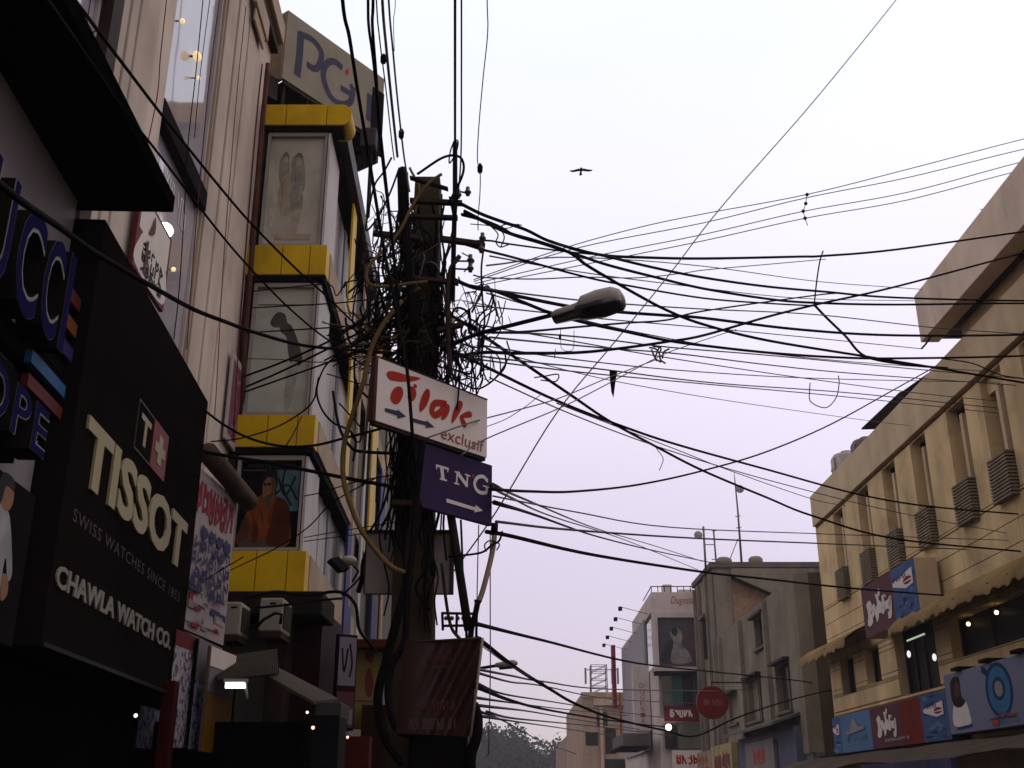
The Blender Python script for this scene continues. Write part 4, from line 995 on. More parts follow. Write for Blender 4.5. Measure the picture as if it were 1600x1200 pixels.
W([(770, 765), (830, 768), (900, 768), (1000, 757), (1100, 735), (1200, 705), (1300, 662), (1400, 607), (1470, 568)], 2.8, 'single sagging cable from the purple sign up to the black roof sheet', 10.6, 30)
W([(700, 490), (742, 515), (778, 540), (886, 613), (951, 657), (1024, 697), (1100, 736), (1200, 778), (1270, 806), (1400, 842), (1600, 862), (1800, 880)], 3.8, 'steeper of the two thick cables crossing in an X right of the white sign', 10, 28)
W([(700, 545), (755, 571), (870, 626), (978, 668), (1066, 697), (1200, 734), (1340, 772), (1450, 791), (1600, 804), (1800, 820)], 3.4, 'flatter of the two thick cables crossing in an X right of the white sign', 10, 28)
W([(870, 630, 13), (978, 672), (1066, 706), (1140, 735), (1270, 780), (1320, 790)], 1.3, 'faint thin wire between the two crossing thick cables', 13, 26, GREYW)
W([(770, 757), (820, 780), (932, 826), (1020, 852), (1097, 877)], 1.7, 'uppermost thin wire from the purple sign down to the antenna roof', 10.7, 66, GREYW)
W([(770, 762), (800, 778), (866, 808), (980, 845), (1090, 890)], 1.7, 'second thin wire from the purple sign down to the antenna roof', 10.7, 66, GREYW)
W([(772, 785), (840, 806), (932, 838), (1020, 860), (1115, 880)], 2.2, 'third thicker wire from the purple sign down to the antenna roof', 10.7, 60)
W([(775, 815), (893, 828), (1085, 841), (1277, 849), (1450, 856), (1600, 862)], 2.2, 'nearly level wire from the foot of the purple sign to the right building', 10.7, 30, GREYW)
W([(760, 831), (800, 838), (932, 868), (1100, 894), (1200, 905), (1340, 920), (1500, 932), (1540, 933)], 3.6, 'thick cable from the bent pipe top sagging to the right building awning', 10.5, 30)
W([(735, 555), (850, 568), (932, 576), (1123, 599), (1340, 615), (1600, 642)], 1.9, 'thin wire passing through the dangling black scrap', 10, 26, GREYW)
W([(735, 560), (850, 575), (950, 586), (1123, 602), (1340, 622), (1600, 650)], 1.7, 'thin wire close below the one through the dangling black scrap', 10, 26, GREYW)
W([(760, 545), (900, 582), (1000, 603), (1150, 628), (1340, 655), (1420, 665)], 1.1, 'faintest thin wire sloping gently under the dangling scrap', 12, 30, GREYW)
W([(668, 684), (740, 659), (800, 643), (874, 622), (951, 590), (1025, 562)], 1.8, 'upper thin wire rising from the white sign to the frayed knot', 9.3, 15, GREYW)
W([(720, 712), (759, 686), (878, 636), (951, 599), (1030, 557), (1074, 540), (1150, 515)], 1.6, 'lower thin wire rising from the white sign to the frayed knot', 9.5, 16, GREYW)
W([(757, 668), (790, 655), (820, 636), (848, 614)], 1.2, 'short thin wire stub beside the right edge of the white sign', 10.8, 12, GREYW)
W([(735, 972), (757, 978), (850, 1001), (1000, 1037), (1137, 1052), (1250, 1064), (1300, 1072)], 2.4, 'lone wire sloping from the ladder bracket to the concrete building', 10.6, 48)
W([(745, 998), (754, 1003), (810, 1046), (860, 1077), (900, 1100), (957, 1122), (1037, 1141), (1087, 1150), (1150, 1122), (1230, 1095), (1310, 1075)], 3.2, 'thicker dark cable passing the far lamp and swinging up to the concrete building', 10, 46)
W([(744, 1002), (754, 1010), (800, 1042), (850, 1068)], 1.4, 'thin wire hugging the cable above the far lamp', 10, 14, GREYW)
LOW = [[(738, 1044), (800, 1056), (850, 1065), (957, 1077), (1137, 1079), (1200, 1072)], [(738, 1049), (800, 1066), (850, 1072), (957, 1092), (1100, 1100)], [(738, 1064), (790, 1085), (860, 1096), (957, 1111), (1060, 1124)],
       [(738, 1070), (800, 1095), (860, 1110), (957, 1126), (1040, 1136)], [(742, 1090), (800, 1098), (880, 1108), (980, 1118)], [(745, 1102), (830, 1112), (900, 1124), (1000, 1140)], [(745, 1118), (810, 1128), (880, 1138), (960, 1150)],
       [(745, 1110), (790, 1128), (850, 1160), (900, 1178)], [(760, 1112), (800, 1122), (860, 1128), (950, 1137), (1050, 1150)]]
for k, q in enumerate(LOW):
    W(q, 2.6 if k == 3 else 1.5, 'thin wire in the sagging fan of wires low over the far street', 12, 60, GREYW if k != 3 else BLACKW, 'wire', 'street_wire', 'sagging fan of wires low over the far street', n=4)
for q, lab in (([(766, 830), (766, 960), (766, 1060), (763, 1180)], 'thin vertical wire hanging in the sky right of the bent pipe'), ([(748, 820), (746, 900), (745, 960)], 'thin vertical wire between brace and bent pipe'), ([(720, 812), (722, 860), (723, 905)], 'dark vertical wire beside the slanting brace')):
    W(q, 1.5 if 'dark' not in lab else 3, lab, 11, 11, GREYW if 'dark' not in lab else BLACKW, 'wire', 'hanging_wire', n=4)
W([(1272, 476), (1290, 495), (1320, 524), (1353, 557), (1420, 570), (1480, 575)], 4, 'short thick cable slanting down between two right hand cable runs', 18, 20)
W([(1286, 392), (1281, 408), (1276, 440), (1272, 478)], 2.2, 'thin upright tie joining the cable runs at the right', 18, 18, BLACKW, 'tie', 'cable_tie')
W([(1440, 545), (1447, 537), (1455, 525)], 3, 'short dark rod at the lower corner of the tall parapet', 26, 26, BLACKW, 'rod', 'metal_rod')
W([(1470, 560), (1520, 568), (1560, 585), (1600, 592)], 2, 'short cable crossing the wall under the tall parapet', 24, 22)
# wires overhead, running up out of the picture
V = [([(535, 0, 7.4), (546, 60, 7.8), (560, 150, 8.4), (576, 245, 8.9), (600, 390, 9.3), (622, 500, 9.4), (636, 580, 9.3), (645, 690, 9.25), (652, 760, 9.5)], 6.5, 'thickest black cable running down from the top edge across the billboard to the white sign'),
     ([(575, -5, 7.5), (576, 40, 7.7), (582, 85, 8), (588, 140, 8.3), (596, 220, 8.8), (606, 310, 9.3), (618, 420, 9.7), (625, 520, 9.8)], 5, 'left of the two twisted black cables right of the billboard'),
     ([(583, -5, 7.5), (582, 40, 7.7), (588, 120, 8.2), (592, 190, 8.6), (600, 270, 9.1), (612, 370, 9.5), (622, 470, 9.7)], 5.5, 'right of the two twisted black cables right of the billboard'),
     ([(588, -5, 7.5), (593, 60, 7.8), (603, 140, 8.4), (612, 220, 9), (616, 250, 9.6)], 2.6, 'thin dark line left of the pale paired lines above the pole'),
     ([(597, -5, 7.5), (604, 80, 8), (612, 160, 8.6), (621, 245, 9.6)], 5.5, 'pale grey cable running up from the left of the pole top'),
     ([(607, -5, 7.5), (614, 80, 8), (622, 165, 8.6), (630, 235, 9.2), (634, 262, 9.8), (640, 300, 9.9)], 3.6, 'dark line with a splice running up right of the pale grey cable'),
     ([(618, -5, 7.6), (615, 30, 7.8), (616, 80, 8)], 1.4, 'thinnest short wire beside the dark spliced line at the top edge'),
     ([(711, -10, 7.5), (711, 110, 8.3), (711, 215, 9.2), (711, 250, 9.9)], 5, 'left of the paired straight cables rising from the right of the pole top'),
     ([(721, -10, 7.5), (721, 110, 8.3), (720, 250, 9.4), (712, 340, 9.9)], 3.2, 'right of the paired straight cables rising from the right of the pole top'),
     ([(761, -10, 7.6), (762, 50, 7.9), (755, 120, 8.4), (748, 200, 8.9), (746, 250, 9.2), (750, 265, 9.3), (750, 300, 9.5), (747, 340, 9.7), (747, 360, 9.8)], 1.8, 'lone thin wavy wire hanging from the top edge right of the pole')]
for q, tpx, lab in V:
    q = [(q[0][0] + (q[0][0] - q[1][0]) * 1.5, q[0][1] - 260, 5.6)] + q
    W(q, tpx, lab, mat=(M('pale_cable', (.30, .28, .36), .6) if 'pale grey' in lab else None))
for px, py, Y, lab in ((750, 264, 9.3, 'small black clamp on the lone thin wire right of the pole'), (599, 93, 8.1, 'black splice sleeve on the paired lines right of the billboard'), (627, 210, 8.95, 'black splice sleeve on the dark line just above the pole')):
    p = atY(px, py, Y); mb = MB(); mb.tube([p + Vector((0, .02, .07)), p + Vector((0, 0, .03)), p - Vector((0, 0, .03)), p - Vector((0, .02, .06))], [.012, .028, .026, .01], BLACK, 8); tag(mb.build('wire_clamp'), lab, 'clamp')
# from the left, past the near building
W([(60, -70, 3.4), (117, 0, 4.2), (190, 97, 5.2), (262, 191, 6.2), (350, 300, 7.4), (400, 357, 8), (470, 427, 8.8), (510, 462, 9.3), (557, 507, 9.8), (610, 540, 10)], 4.6, 'upper of two parallel dark cables crossing the cream pilasters down to the pole')
W([(30, -60, 3.4), (75, 0, 4.2), (120, 65, 4.9), (165, 130, 5.5), (185, 162, 5.8), (240, 230, 6.4), (292, 298, 7), (350, 372, 7.6), (392, 420, 8.2), (445, 475, 8.8), (500, 522, 9.4), (535, 542, 9.8), (582, 555, 10), (620, 566, 10)], 4.2, 'lower of two parallel dark cables crossing the canopy edge down to the pole')
W([(-60, 250, 2.8), (0, 288, 3.2), (42, 320, 3.6), (95, 356, 4.2), (150, 395, 4.9), (225, 440, 5.8), (300, 482, 6.8), (350, 502, 7.5), (400, 520, 8.2), (475, 540, 9.2), (560, 548, 9.9), (620, 552, 10)], 8, 'nearest thick black cable sweeping in front of the blue letters and watch sign')
for q, tp, lab in (([(382, 588), (440, 566), (510, 535), (560, 505)], 3.6, 'uppermost of three black cables fanning from the cream corner to the pole'), ([(385, 604), (440, 580), (510, 546), (570, 515)], 3.6, 'middle of three black cables fanning from the cream corner to the pole'), ([(383, 612), (440, 592), (527, 561), (580, 540)], 3.2, 'lowest of three black cables fanning from the cream corner to the pole'),
                   ([(318, 640), (350, 664), (390, 685), (440, 697), (490, 696), (540, 684), (600, 668), (640, 652)], 4.2, 'black cable swagging across the second lowest yellow band'), ([(318, 706), (374, 716), (420, 723), (480, 735), (540, 747), (600, 758), (640, 766)], 6, 'thick straight black cable crossing above the man in the orange shirt'),
                   ([(330, 690), (375, 685), (430, 668), (470, 645), (490, 625), (496, 600), (510, 570), (540, 545)], 2.4, 'thin cable looping up from the second lowest yellow band'), ([(472, 650), (460, 675), (448, 695)], 2.0, 'short thin wire dropping onto the second lowest yellow band'),
                   ([(340, 900), (400, 872), (430, 857), (480, 825), (520, 785), (590, 745)], 1.8, 'thin wire slanting up from the lowest yellow band'), ([(290, 925), (330, 900), (380, 870)], 1.6, 'thin wire crossing the hand painted hoarding'),
                   ([(395, 455), (470, 447), (515, 445), (526, 462), (545, 440), (590, 440)], 2.0, 'uppermost thin kinked wire across the second yellow band window'), ([(395, 481), (450, 478), (520, 474), (560, 470), (610, 464)], 2.2, 'second thin wire across the middle end wall window'),
                   ([(385, 520), (450, 516), (500, 513), (560, 508), (600, 500)], 2.6, 'thin black wire across the dark figure on the middle window'), ([(385, 560), (440, 562), (500, 566), (560, 560)], 1.4, 'faint thin wire low across the middle window'),
                   ([(475, 840), (520, 832), (580, 822), (640, 812)], 1.4, 'upper faint wire beside the man in the orange shirt'), ([(475, 846), (520, 840), (580, 832)], 1.4, 'lower faint wire beside the man in the orange shirt'), ([(475, 775), (500, 770), (560, 752), (640, 738)], 1.8, 'thin wire above the faint ones beside the man in the orange shirt')):
    W(q, tp, lab, 11 if tp > 3 else 13.5, 10, None)
# cables gathering on the yellow building corner
W([(628, 470), (600, 505), (580, 545), (567, 600), (550, 650), (537, 700), (537, 750), (550, 795), (570, 837), (607, 882), (632, 895)], 7, 'thick tan conduit curving down left of the pole to the blank sign', 9.9, 9.9, TANW, 'conduit', 'conduit', n=8)
W([(668, 440), (640, 443), (610, 447), (585, 447), (573, 438), (577, 415), (600, 390), (625, 360), (645, 320), (668, 288), (690, 272)], 5, 'tan conduit looping out left from the pole top', 9.95, 9.95, TANW, 'conduit', 'conduit', n=8)
W([(655, 450), (630, 470), (600, 498), (570, 522), (545, 540)], 4, 'short tan conduit slanting from the pole to the left corner', 9.9, 11, TANW, 'conduit', 'conduit', n=8)
W([(640, 262), (655, 300), (640, 360), (632, 420), (610, 470), (585, 560), (578, 610), (570, 700), (566, 760)], 4, 'tan cable dropping from pole top behind the white sign edge', 10.2, 10.6, TANW, 'conduit', 'conduit')
W([(498, 590), (495, 615), (503, 640), (520, 660), (545, 672), (556, 690), (552, 720)], 3.6, 'black loop of cable hanging in front of the white cladding', 12, 11)
W([(520, 612), (528, 660), (538, 685), (550, 700), (560, 705), (600, 708), (640, 708)], 5, 'black cable dropping then running level to the pole below the white sign', 11.5, 10.1)
W([(530, 630), (552, 655), (564, 670), (562, 690), (552, 685), (545, 665)], 2.6, 'small black loop hanging left of the white sign', 11, 11)
W([(625, 690), (615, 740), (595, 800), (578, 830)], 4, 'left of two dark stays under the white sign', 10.4, 10.6)
W([(632, 700), (622, 760), (608, 800), (597, 822)], 4.5, 'right of two dark stays under the white sign', 10.4, 10.6)
W([(590, 700), (588, 760), (587, 785)], 1.8, 'thin string with a hook hanging before the blue strip', 10.6, 10.6, BLACKW, 'wire', 'hanging_wire')
W([(592, 855), (575, 880), (560, 905), (535, 930)], 3, 'black cable from the floodlight down to the dark ledge', 13, 14)
W([(575, 860), (568, 880), (566, 905), (560, 925)], 8, 'thick black cable lump hanging beside the floodlight', 12.5, 12.8)
W([(380, 935), (430, 925), (480, 930), (530, 925), (555, 945), (562, 985), (590, 1020)], 5, 'black cable lying along the dark ledge and drooping at its end', 13.6, 14)
W([(400, 950), (450, 945), (500, 938), (535, 935)], 3.6, 'second black cable lying along the dark ledge', 13.6, 13.6)
W([(660, 690), (650, 780), (645, 850), (636, 930), (632, 1000), (612, 1040), (606, 1090), (620, 1140), (650, 1150)], 11, 'thick black cable bundle running down the front of the pole', 9.8, 9.75)
W([(640, 900), (622, 960), (604, 1030), (590, 1090), (600, 1150), (630, 1195)], 14, 'thickest black cable bundle bulging left of the maroon banner', 9.9, 9.9)
W([(690, 880), (697, 940), (705, 980), (720, 1000)], 5, 'black cable slanting right from the pole toward the ladder bracket', 10.1, 10.4, RUST)
W([(738, 1100), (745, 1120), (744, 1150), (735, 1180), (735, 1210)], 16, 'black bag like cable bundle hanging right of the maroon banner', 10, 10)
W([(700, 870), (750, 864), (768, 852), (780, 845), (785, 830)], 3.4, 'black cable looped from the blank sign round the bent pipe', 10.4, 10.4)
W([(760, 862), (757, 852), (765, 845), (780, 850), (776, 860)], 2, 'small loop of black wire around the bent pipe', 10.4, 10.4)
W([(705, 590), (740, 607), (760, 602), (780, 585), (790, 570), (789, 545)], 3, 'dark cable loop bulging at the top right corner of the white sign', 10.4, 10.4)
W([(652, 272), (690, 247), (712, 243), (723, 252), (722, 275), (700, 320)], 4.6, 'black cable arching over the pole top', 9.9, 9.9)
W([(711, 218), (704, 235), (702, 255), (712, 240), (716, 222), (711, 218)], 2.4, 'narrow wire loop at the head of the straight paired cables', 9.9, 9.9)
W([(612, 246), (600, 268), (585, 290), (576, 330), (572, 360), (590, 340), (610, 300), (624, 262)], 3.4, 'cable loop bulging left above the left crossarm', 10, 10)
W([(757, 380), (752, 420), (754, 470), (757, 500), (752, 560), (751, 590)], 3.4, 'dark wire hanging straight down from the end of the right crossarm', 10, 10)
W([(704, 520), (716, 560), (717, 600), (714, 640)], 3, 'dark wire hanging down right of the pole behind the white sign', 10.3, 10.3)
W([(738, 555), (737, 600), (740, 612)], 2, 'thin wire hanging above the top edge of the white sign', 10.3, 10.3)
# loose curls right of the pole, seen one by one
CURL = [[(745, 340), (765, 352), (778, 366), (775, 378), (782, 386), (795, 382)], [(783, 385), (788, 370), (782, 355), (795, 350), (815, 352)], [(735, 350), (760, 352), (790, 357), (810, 350)], [(722, 395), (740, 406), (735, 415), (725, 425)],
        [(770, 460), (762, 480), (745, 500), (758, 512), (768, 480), (772, 460)], [(778, 470), (785, 500), (780, 520), (765, 540)], [(790, 470), (785, 490), (775, 505)], [(725, 470), (750, 475), (770, 480), (745, 490)], [(740, 460), (755, 440), (748, 470), (730, 475)],
        [(740, 560), (756, 570), (752, 596), (745, 608)], [(745, 540), (765, 545), (780, 560), (782, 580)], [(730, 510), (745, 530), (765, 520), (775, 500)], [(722, 560), (733, 566), (750, 560), (757, 572)], [(835, 590), (850, 588), (872, 585), (868, 596), (845, 594)]]
for k, q in enumerate(CURL):
    W(q, random.choice((1.6, 2.0, 2.6)), 'loose curl of thin wire in the tangle right of the pole', 9.9, 10.2, None, 'wire', 'wire_curl', 'loose wire curls right of the pole')
W([(1310, 587), (1311, 600), (1306, 622), (1290, 637), (1267, 628), (1265, 610), (1266, 598)], 1.5, 'open loop of thin string hanging in the sky near the right building', 20, 20, GREYW, 'string', 'hanging_string')
W([(868, 545), (866, 560), (869, 548)], 1.0, 'short faint thread below the lamp neck', 10, 10, GREYW, 'string', 'hanging_string')
W([(876, 515), (876, 523), (878, 545), (895, 546), (897, 516)], 1.0, 'faint string loop hanging under the lamp neck', 9.8, 9.8, GREYW, 'string', 'hanging_string')
mb = MB(); p = atY(875, 526, 9.8); mb.tube([p + Vector((0, 0, .03)), p + Vector((0, 0, .01)), p - Vector((0, 0, .03))], [.004, .013, .012], BLACK, 6); tag(mb.build('string_weight'), 'tiny dark weight on the string under the lamp neck', 'weight')
W([(1025, 700), (1034, 712), (1036, 720), (1030, 735)], 1.2, 'short curled thread dangling from the steeper crossing cable', 18, 18, GREYW, 'string', 'hanging_string')
# dangling scraps
mb = MB(); p = [atY(952, 579, 14), atY(964, 579, 14), atY(961, 596, 14), atY(958, 620, 14), atY(955, 612, 14), atY(953, 594, 14)]
mb.slab(p, (.01, .05, 0), BLACK); tag(mb.build('dangling_scrap', None, .004), 'black tapering scrap dangling from thin wires below the lamp', 'scrap')
mb = MB()
for q in ([(1014, 543), (1024, 545), (1030, 552), (1032, 562), (1040, 568)], [(1030, 542), (1026, 552), (1024, 560), (1033, 566)], [(1018, 546), (1022, 556), (1026, 564)], [(1035, 560), (1037, 550), (1046, 545)], [(1020, 541), (1032, 543), (1031, 551)]):
    mb.tube(crom([atY(x, y, 15) for x, y in q], 4), .014, M('frayed_cord', (.09, .06, .075), .9), 5)
tag(mb.build('frayed_knot'), 'frayed knot of cord hanging from the rising cable right of the lamp', 'cord')
# the dense tangle round the pole: nobody could count these
mb = MB(); rnd = random.Random(11)
for i in range(260):
    side = rnd.random()
    zc = rnd.triangular(5.5, 7.7, 6.6) if side < .55 else rnd.triangular(5.4, 6.9, 5.9)
    cx = pc.x + (rnd.gauss(-.26, .19) if side < .55 else rnd.gauss(.32, .2)); cy = pc.y - .25 + (rnd.uniform(-.28, .3) if side < .55 else rnd.uniform(.0, .35))
    k = rnd.randint(3, 6); R = rnd.uniform(.07, .36 if side < .55 else .26); a0 = rnd.uniform(0, 6.28); pts = []
    ez = rnd.uniform(.7, 1.9)
    for j in range(k):
        a1 = a0 + j * rnd.uniform(.5, 1.2)
        pts.append((cx + R * math.cos(a1) * .7, cy + rnd.uniform(-.08, .08), zc + R * ez * math.sin(a1)))
    mb.tube(crom(pts, 4), rnd.choice((.004, .005, .007, .009, .013)), rnd.choice((BLACKW, BLACKW, BLACKW, GREYW, TANW if rnd.random() < .1 else BLACKW)), 4)
for i in range(90):   # strands running up and down the pole
    x = pc.x + rnd.choice((-1, -1, 1)) * rnd.uniform(.10, .28) + .02; y = pc.y - rnd.uniform(.12, .36); z0 = rnd.uniform(3.0, 6.2); z1 = z0 + rnd.uniform(.8, 2.2)
    z1 = min(z1, 7.7)
    pts = [(x + rnd.gauss(0, .04), y + rnd.gauss(0, .03), z0 + (z1 - z0) * j / 5) for j in range(6)]
    mb.tube(crom(pts, 4), rnd.choice((.007, .009, .012, .016)), BLACKW, 5)
for i in range(46):   # strands across from the left corner to the pole
    p0 = atY(rnd.uniform(500, 580), rnd.uniform(480, 590), rnd.uniform(10.4, 11.5)); p1 = atY(rnd.uniform(610, 680), rnd.uniform(430, 560), 10)
    m_ = p0.lerp(p1, .5) - Vector((0, 0, rnd.uniform(-.05, .22)))
    mb.tube(crom([p0, m_, p1], 6), rnd.choice((.005, .007, .010)), rnd.choice((BLACKW, BLACKW, BLACKW, BLACKW, BLACKW, TANW)), 5)
kind(tag(mb.build('wire_tangle'), 'dense tangle of black wires wrapped round the upper pole', 'wires'), 'stuff')

# ================================================================== RIGHT: the yellow cream building
b3 = thing('corner_building', 'long yellow cream building with narrow vertical slots and striped grilles on the right', 'building', (16, 34, 0))
UE = 27.0
def rh(x, y, w=0): return R1.hit(x, y, w)
slots = []
for x, y in ((1309, 808), (1348, 775), (1388, 738), (1434, 697), (1494, 655), (1550, 612)):
    u, v = rh(x, y); slots.append(u)
d_ = slots[-1] - slots[-2]
slots += [slots[-1] + d_, slots[-1] + 2 * d_]
SLOT_V0, SLOT_V1 = 8.3, 11.40
holes = [(u - .62, u + .62, SLOT_V0, SLOT_V1) for u in slots]
ua, ub = rh(1315, 1060)[0], rh(1336, 1060)[0]
w1 = (ua, ub, 4.95, 6.25); uc, ud = rh(1353, 1045)[0], rh(1376, 1045)[0]; w2 = (uc, ud, 5.05, 6.2)
ue, uf = rh(1402, 1040)[0], rh(1466, 1040)[0]; w3 = (ue, uf, 4.42, 6.55)
ug = rh(1484, 990)[0]; w4 = (ug, UE - .5, 5.0, 6.05)
holes += [w1, w2, w3, w4]
mb = MB()
for c_ in cells(0, UE, 2.6, 11.45, holes): mb.pbox(R1, c_[0], c_[1], c_[2], c_[3], -.45, -.055, YCREAM)
mb.box((12.0, 41.9, 0), (24, 42, 12.5), YCREAM); mb.box((12.45, 15, 0), (24, 41.89, 12.4), YCREAM2)
mb.build('wall', b3)
us = [0, 3.4, 7.6, 10.9, 13.8, 17.3, 21, 24.5]
rows = [4.45, 5.2, 5.9, 6.55, 7.1, 7.65, 8.2]
for c_ in cells(0, UE, 4.32, 8.22, holes, us, rows) + cells(0, UE, 8.22, 11.42, holes, [], []):
    if c_[1] - c_[0] < .03 or c_[3] - c_[2] < .03: continue
    mb = MB(); mb.pbox(R1, c_[0] + .01, c_[1] - .01, c_[2] + .012, c_[3] - .012, -.056, 0, YCREAM); mb.build('wall_panel', b3)
mb = MB(); mb.pbox(R1, -.02, UE, 11.50, 12.74, -.4, .10, YCREAM2); mb.pbox(R1, -.0, UE, 11.421, 11.498, -.4, -.1, DARKBR); mb.build('parapet', b3, .02)  # dark strip below paints in the ledge's shadow line
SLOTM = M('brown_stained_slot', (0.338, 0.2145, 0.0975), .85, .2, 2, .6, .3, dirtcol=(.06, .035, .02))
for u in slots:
    mb = MB(); mb.pbox(R1, u - .62, u + .62, SLOT_V0, SLOT_V1, -.44, -.36, SLOTM); mb.pbox(R1, u - .08, u + .10, SLOT_V0, SLOT_V1 - .3, -.36, -.12, YCREAM2); mb.pbox(R1, u - .615, u - .09, 11.1, 11.39, -.358, -.31, BLACK); mb.pbox(R1, u + .11, u + .615, 11.1, 11.39, -.358, -.31, BLACK); s_ = mb.build('slot', b3)  # black strips at the top paint in the overhang's shadow
    if slots.index(u) in (2, 5):
        mb = MB(); mb.pbox(R1, u - .3, u - .12, 8.9, 10.4, -.358, -.3, BLACK); mb.build('gap', s_)
    mb = MB()
    for k in range(13):
        v = 8.15 + k * .085; mb.pbox(R1, u - .54, u + .56, v, v + .05, -.1, .19, M('grille_slats', (0.3, 0.25, 0.18), .8, .2, 3, .3))
    mb.pbox(R1, u - .46, u + .48, 8.16, 9.24, -.1, .15, M('grille_back', (0.144, 0.12, 0.088), .8))
    g = mb.build('grille', b3)
WF = M('window_frame_dark', (.06, .05, .045), .6)
for k, (a_, b_, c_, d2) in enumerate((w1, w2, w3, w4)):
    mb = MB(); mb.pbox(R1, a_, b_, c_, d2, -.42, -.34, GLASSD if k < 2 else M('dark_opening', (.022, .017, .015), .6)); w = mb.build('window', b3)
    mb = MB(); n = 1 if k < 2 else (4 if k == 2 else 7)
    for i in range(n + 1):
        x = a_ + (b_ - a_) * i / n; mb.pbox(R1, x - .03, x + .03, c_, d2, -.33, -.28, WF)
    mb.pbox(R1, a_, b_, c_, c_ + .06, -.279, -.24, WF); mb.build('frame', w)
# window lamps, and lamp reflections added as glowing shapes
for x, y, lab in ((1557, 957, 'warm bulb in the dark opening under the right hand awning, nearer the picture edge'), (1513, 975, 'warm bulb in the dark opening under the right hand awning, nearer the lit window')):
    u, v = rh(x, y, -.2); p = R1.pt(u, v, -.2); mb = MB(); mb.ball(p, .055, M('warm_bulb', (1, .8, .5), .4, 0, bump=0, emit=(1, .72, .36), estr=5), 8, 6); mb.tube([p, p + Vector((0, 0, .3))], .012, BLACKW, 5); tag(mb.build('hanging_bulb'), lab, 'lamp')
u, v = rh(1428, 997, -.25); p = R1.pt(u, v, -.25)
mb = MB(); mb.tube([R1.pt(u - .6, v, -.25), R1.pt(u + .9, v, -.25)], .03, M('dim_tube_reflection', (.8, .9, .8), .4, 0, bump=0, emit=(.8, 1, .8), estr=.45), 6); tag(mb.build('tube_light'), 'greenish tube reflection, drawn glowing at the top of the big dark window', 'lamp')
for x, y, lab in ((1420, 1022, 'white lamp reflection drawn as a glowing ball in the left half of the big dark window'), (1460, 1027, 'white lamp reflection drawn as a glowing ball at the right edge of the big dark window')):
    u, v = rh(x, y, -.2); p = R1.pt(u, v, -.2); mb = MB(); mb.ball(p, .06, M('cool_reflection_glow', (.9, .9, .9), .4, 0, bump=0, emit=(1, .95, 1), estr=.9), 8, 6, 1, 1.3, 1.8); mb.tube([p, p + Vector((0, 0, .3))], .012, BLACKW, 5); tag(mb.build('hanging_bulb'), lab, 'lamp')  # glowing ball and cord added for a lamp reflected in the window
# awnings
CAN = M('stained_canvas', (0.3128, 0.2208, 0.1104), .9, .3, .7, .3, .3, dirtcol=(.22, .09, .01))
def awning(u0, u1, v1, v0, w, lab):
    t = thing('canvas_awning', lab, 'awning', R1.pt((u0 + u1) / 2, v0, 0))
    n = max(6, int((u1 - u0) / .55)); mb = MB(); vs_ = []; rs = random.Random(int(u1 * 10))
    for i in range(n * 4 + 1):
        u = u0 + (u1 - u0) * i / (n * 4); sg = .05 * math.sin(i * 1.1 + u) * math.sin(i * .37 + 1) + rs.uniform(-.012, .012)
        vs_ += [R1.pt(u, v1 + sg * .3, .02), R1.pt(u, (v0 + v1) / 2 + .06 + sg, w * .6), R1.pt(u, v0 + .12 + sg, w), R1.pt(u, v0 - .08 + sg * 1.4, w + .02)]
    fs_ = []
    for i in range(n * 4):
        for j in range(3): fs_.append((i * 4 + j, (i + 1) * 4 + j, (i + 1) * 4 + j + 1, i * 4 + j + 1))
    mb.add(vs_, fs_, CAN, True); mb.add([p - Vector((0, 0, .02)) for p in vs_], [tuple(reversed(f)) for f in fs_], CAN, True); mb.build('canvas', t)
    mb = MB(); mb.tube([R1.pt(u0, v0 + .1, w - .04), R1.pt(u1, v0 + .1, w - .04)], .03, RUST, 6)
    for u in (u0 + .1, u1 - .1): mb.tube([R1.pt(u, v1, .02), R1.pt(u, v0 + .1, w - .04)], .02, RUST, 5)
    mb.build('frame', t)
awning(-1.0, 5.6, 6.95, 6.3, .95, 'stained yellow canvas awning over the two narrow windows near the grey building')
awning(10.2, UE, 6.75, 6.0, 1.0, 'long stained canvas awning over the dark opening with warm bulbs')
# projecting box sign
def script_shapes(P, x0, y0, x1, y1, mat=WHITE_T):
    f = lambda x, y: (x0 + x * (x1 - x0), y0 + y * (y1 - y0)); w_ = .055 * (x1 - x0) * 1.6
    for st in ([(.06, .15), (.14, .5), (.1, .62)], [(.02, .6), (.14, .7), (.2, .55), (.08, .42), (.22, .1)], [(.3, .25), (.24, .4), (.32, .5), (.36, .3), (.4, .22)], [(.46, .5), (.44, .15), (.36, .05)], [(.44, .8), (.47, .86)], [(.52, .2), (.5, .9)], [(.5, .45), (.58, .5), (.6, .2)], [(.68, .48), (.62, .3), (.7, .25), (.72, .75)], [(.8, .5), (.82, .2)], [(.8, .66), (.81, .72)], [(.88, .5), (.92, .25), (1.0, .55), (.95, .0), (.85, .0)], [(.0, .08), (.1, .02), (.22, .12)], [(.56, .98), (.62, .86)]):
        P.stroke([f(*p) for p in st], w_, mat, 4)
def pepsi(P, x0, y0, x1, y1):
    f = lambda x, y: (x0 + x * (x1 - x0), y0 + y * (y1 - y0))
    P.shape([f(*p) for p in [(0, .62), (.95, .78), (.95, .35), (.6, .3), (0, .5)]], WHITE_T)
    P.text('PEPSI', *f(.05, .6), *f(.65, .72), M('navy_print', (.03, .05, .2), bump=0), bold=.03)
    cx, cy = .7, .5
    P.shape([f(*p) for p in ell(cx, cy, .22, .12)], WHITE_T); P.shape([f(*p) for p in ell(cx, cy, .2, .105, 12, 10, 190)], M('pepsi_red', (.42, .02, .02), bump=0)); P.shape([f(*p) for p in ell(cx, cy - .03, .19, .08, 12, 185, 355)], M('pepsi_blue', (.03, .08, .35), bump=0))
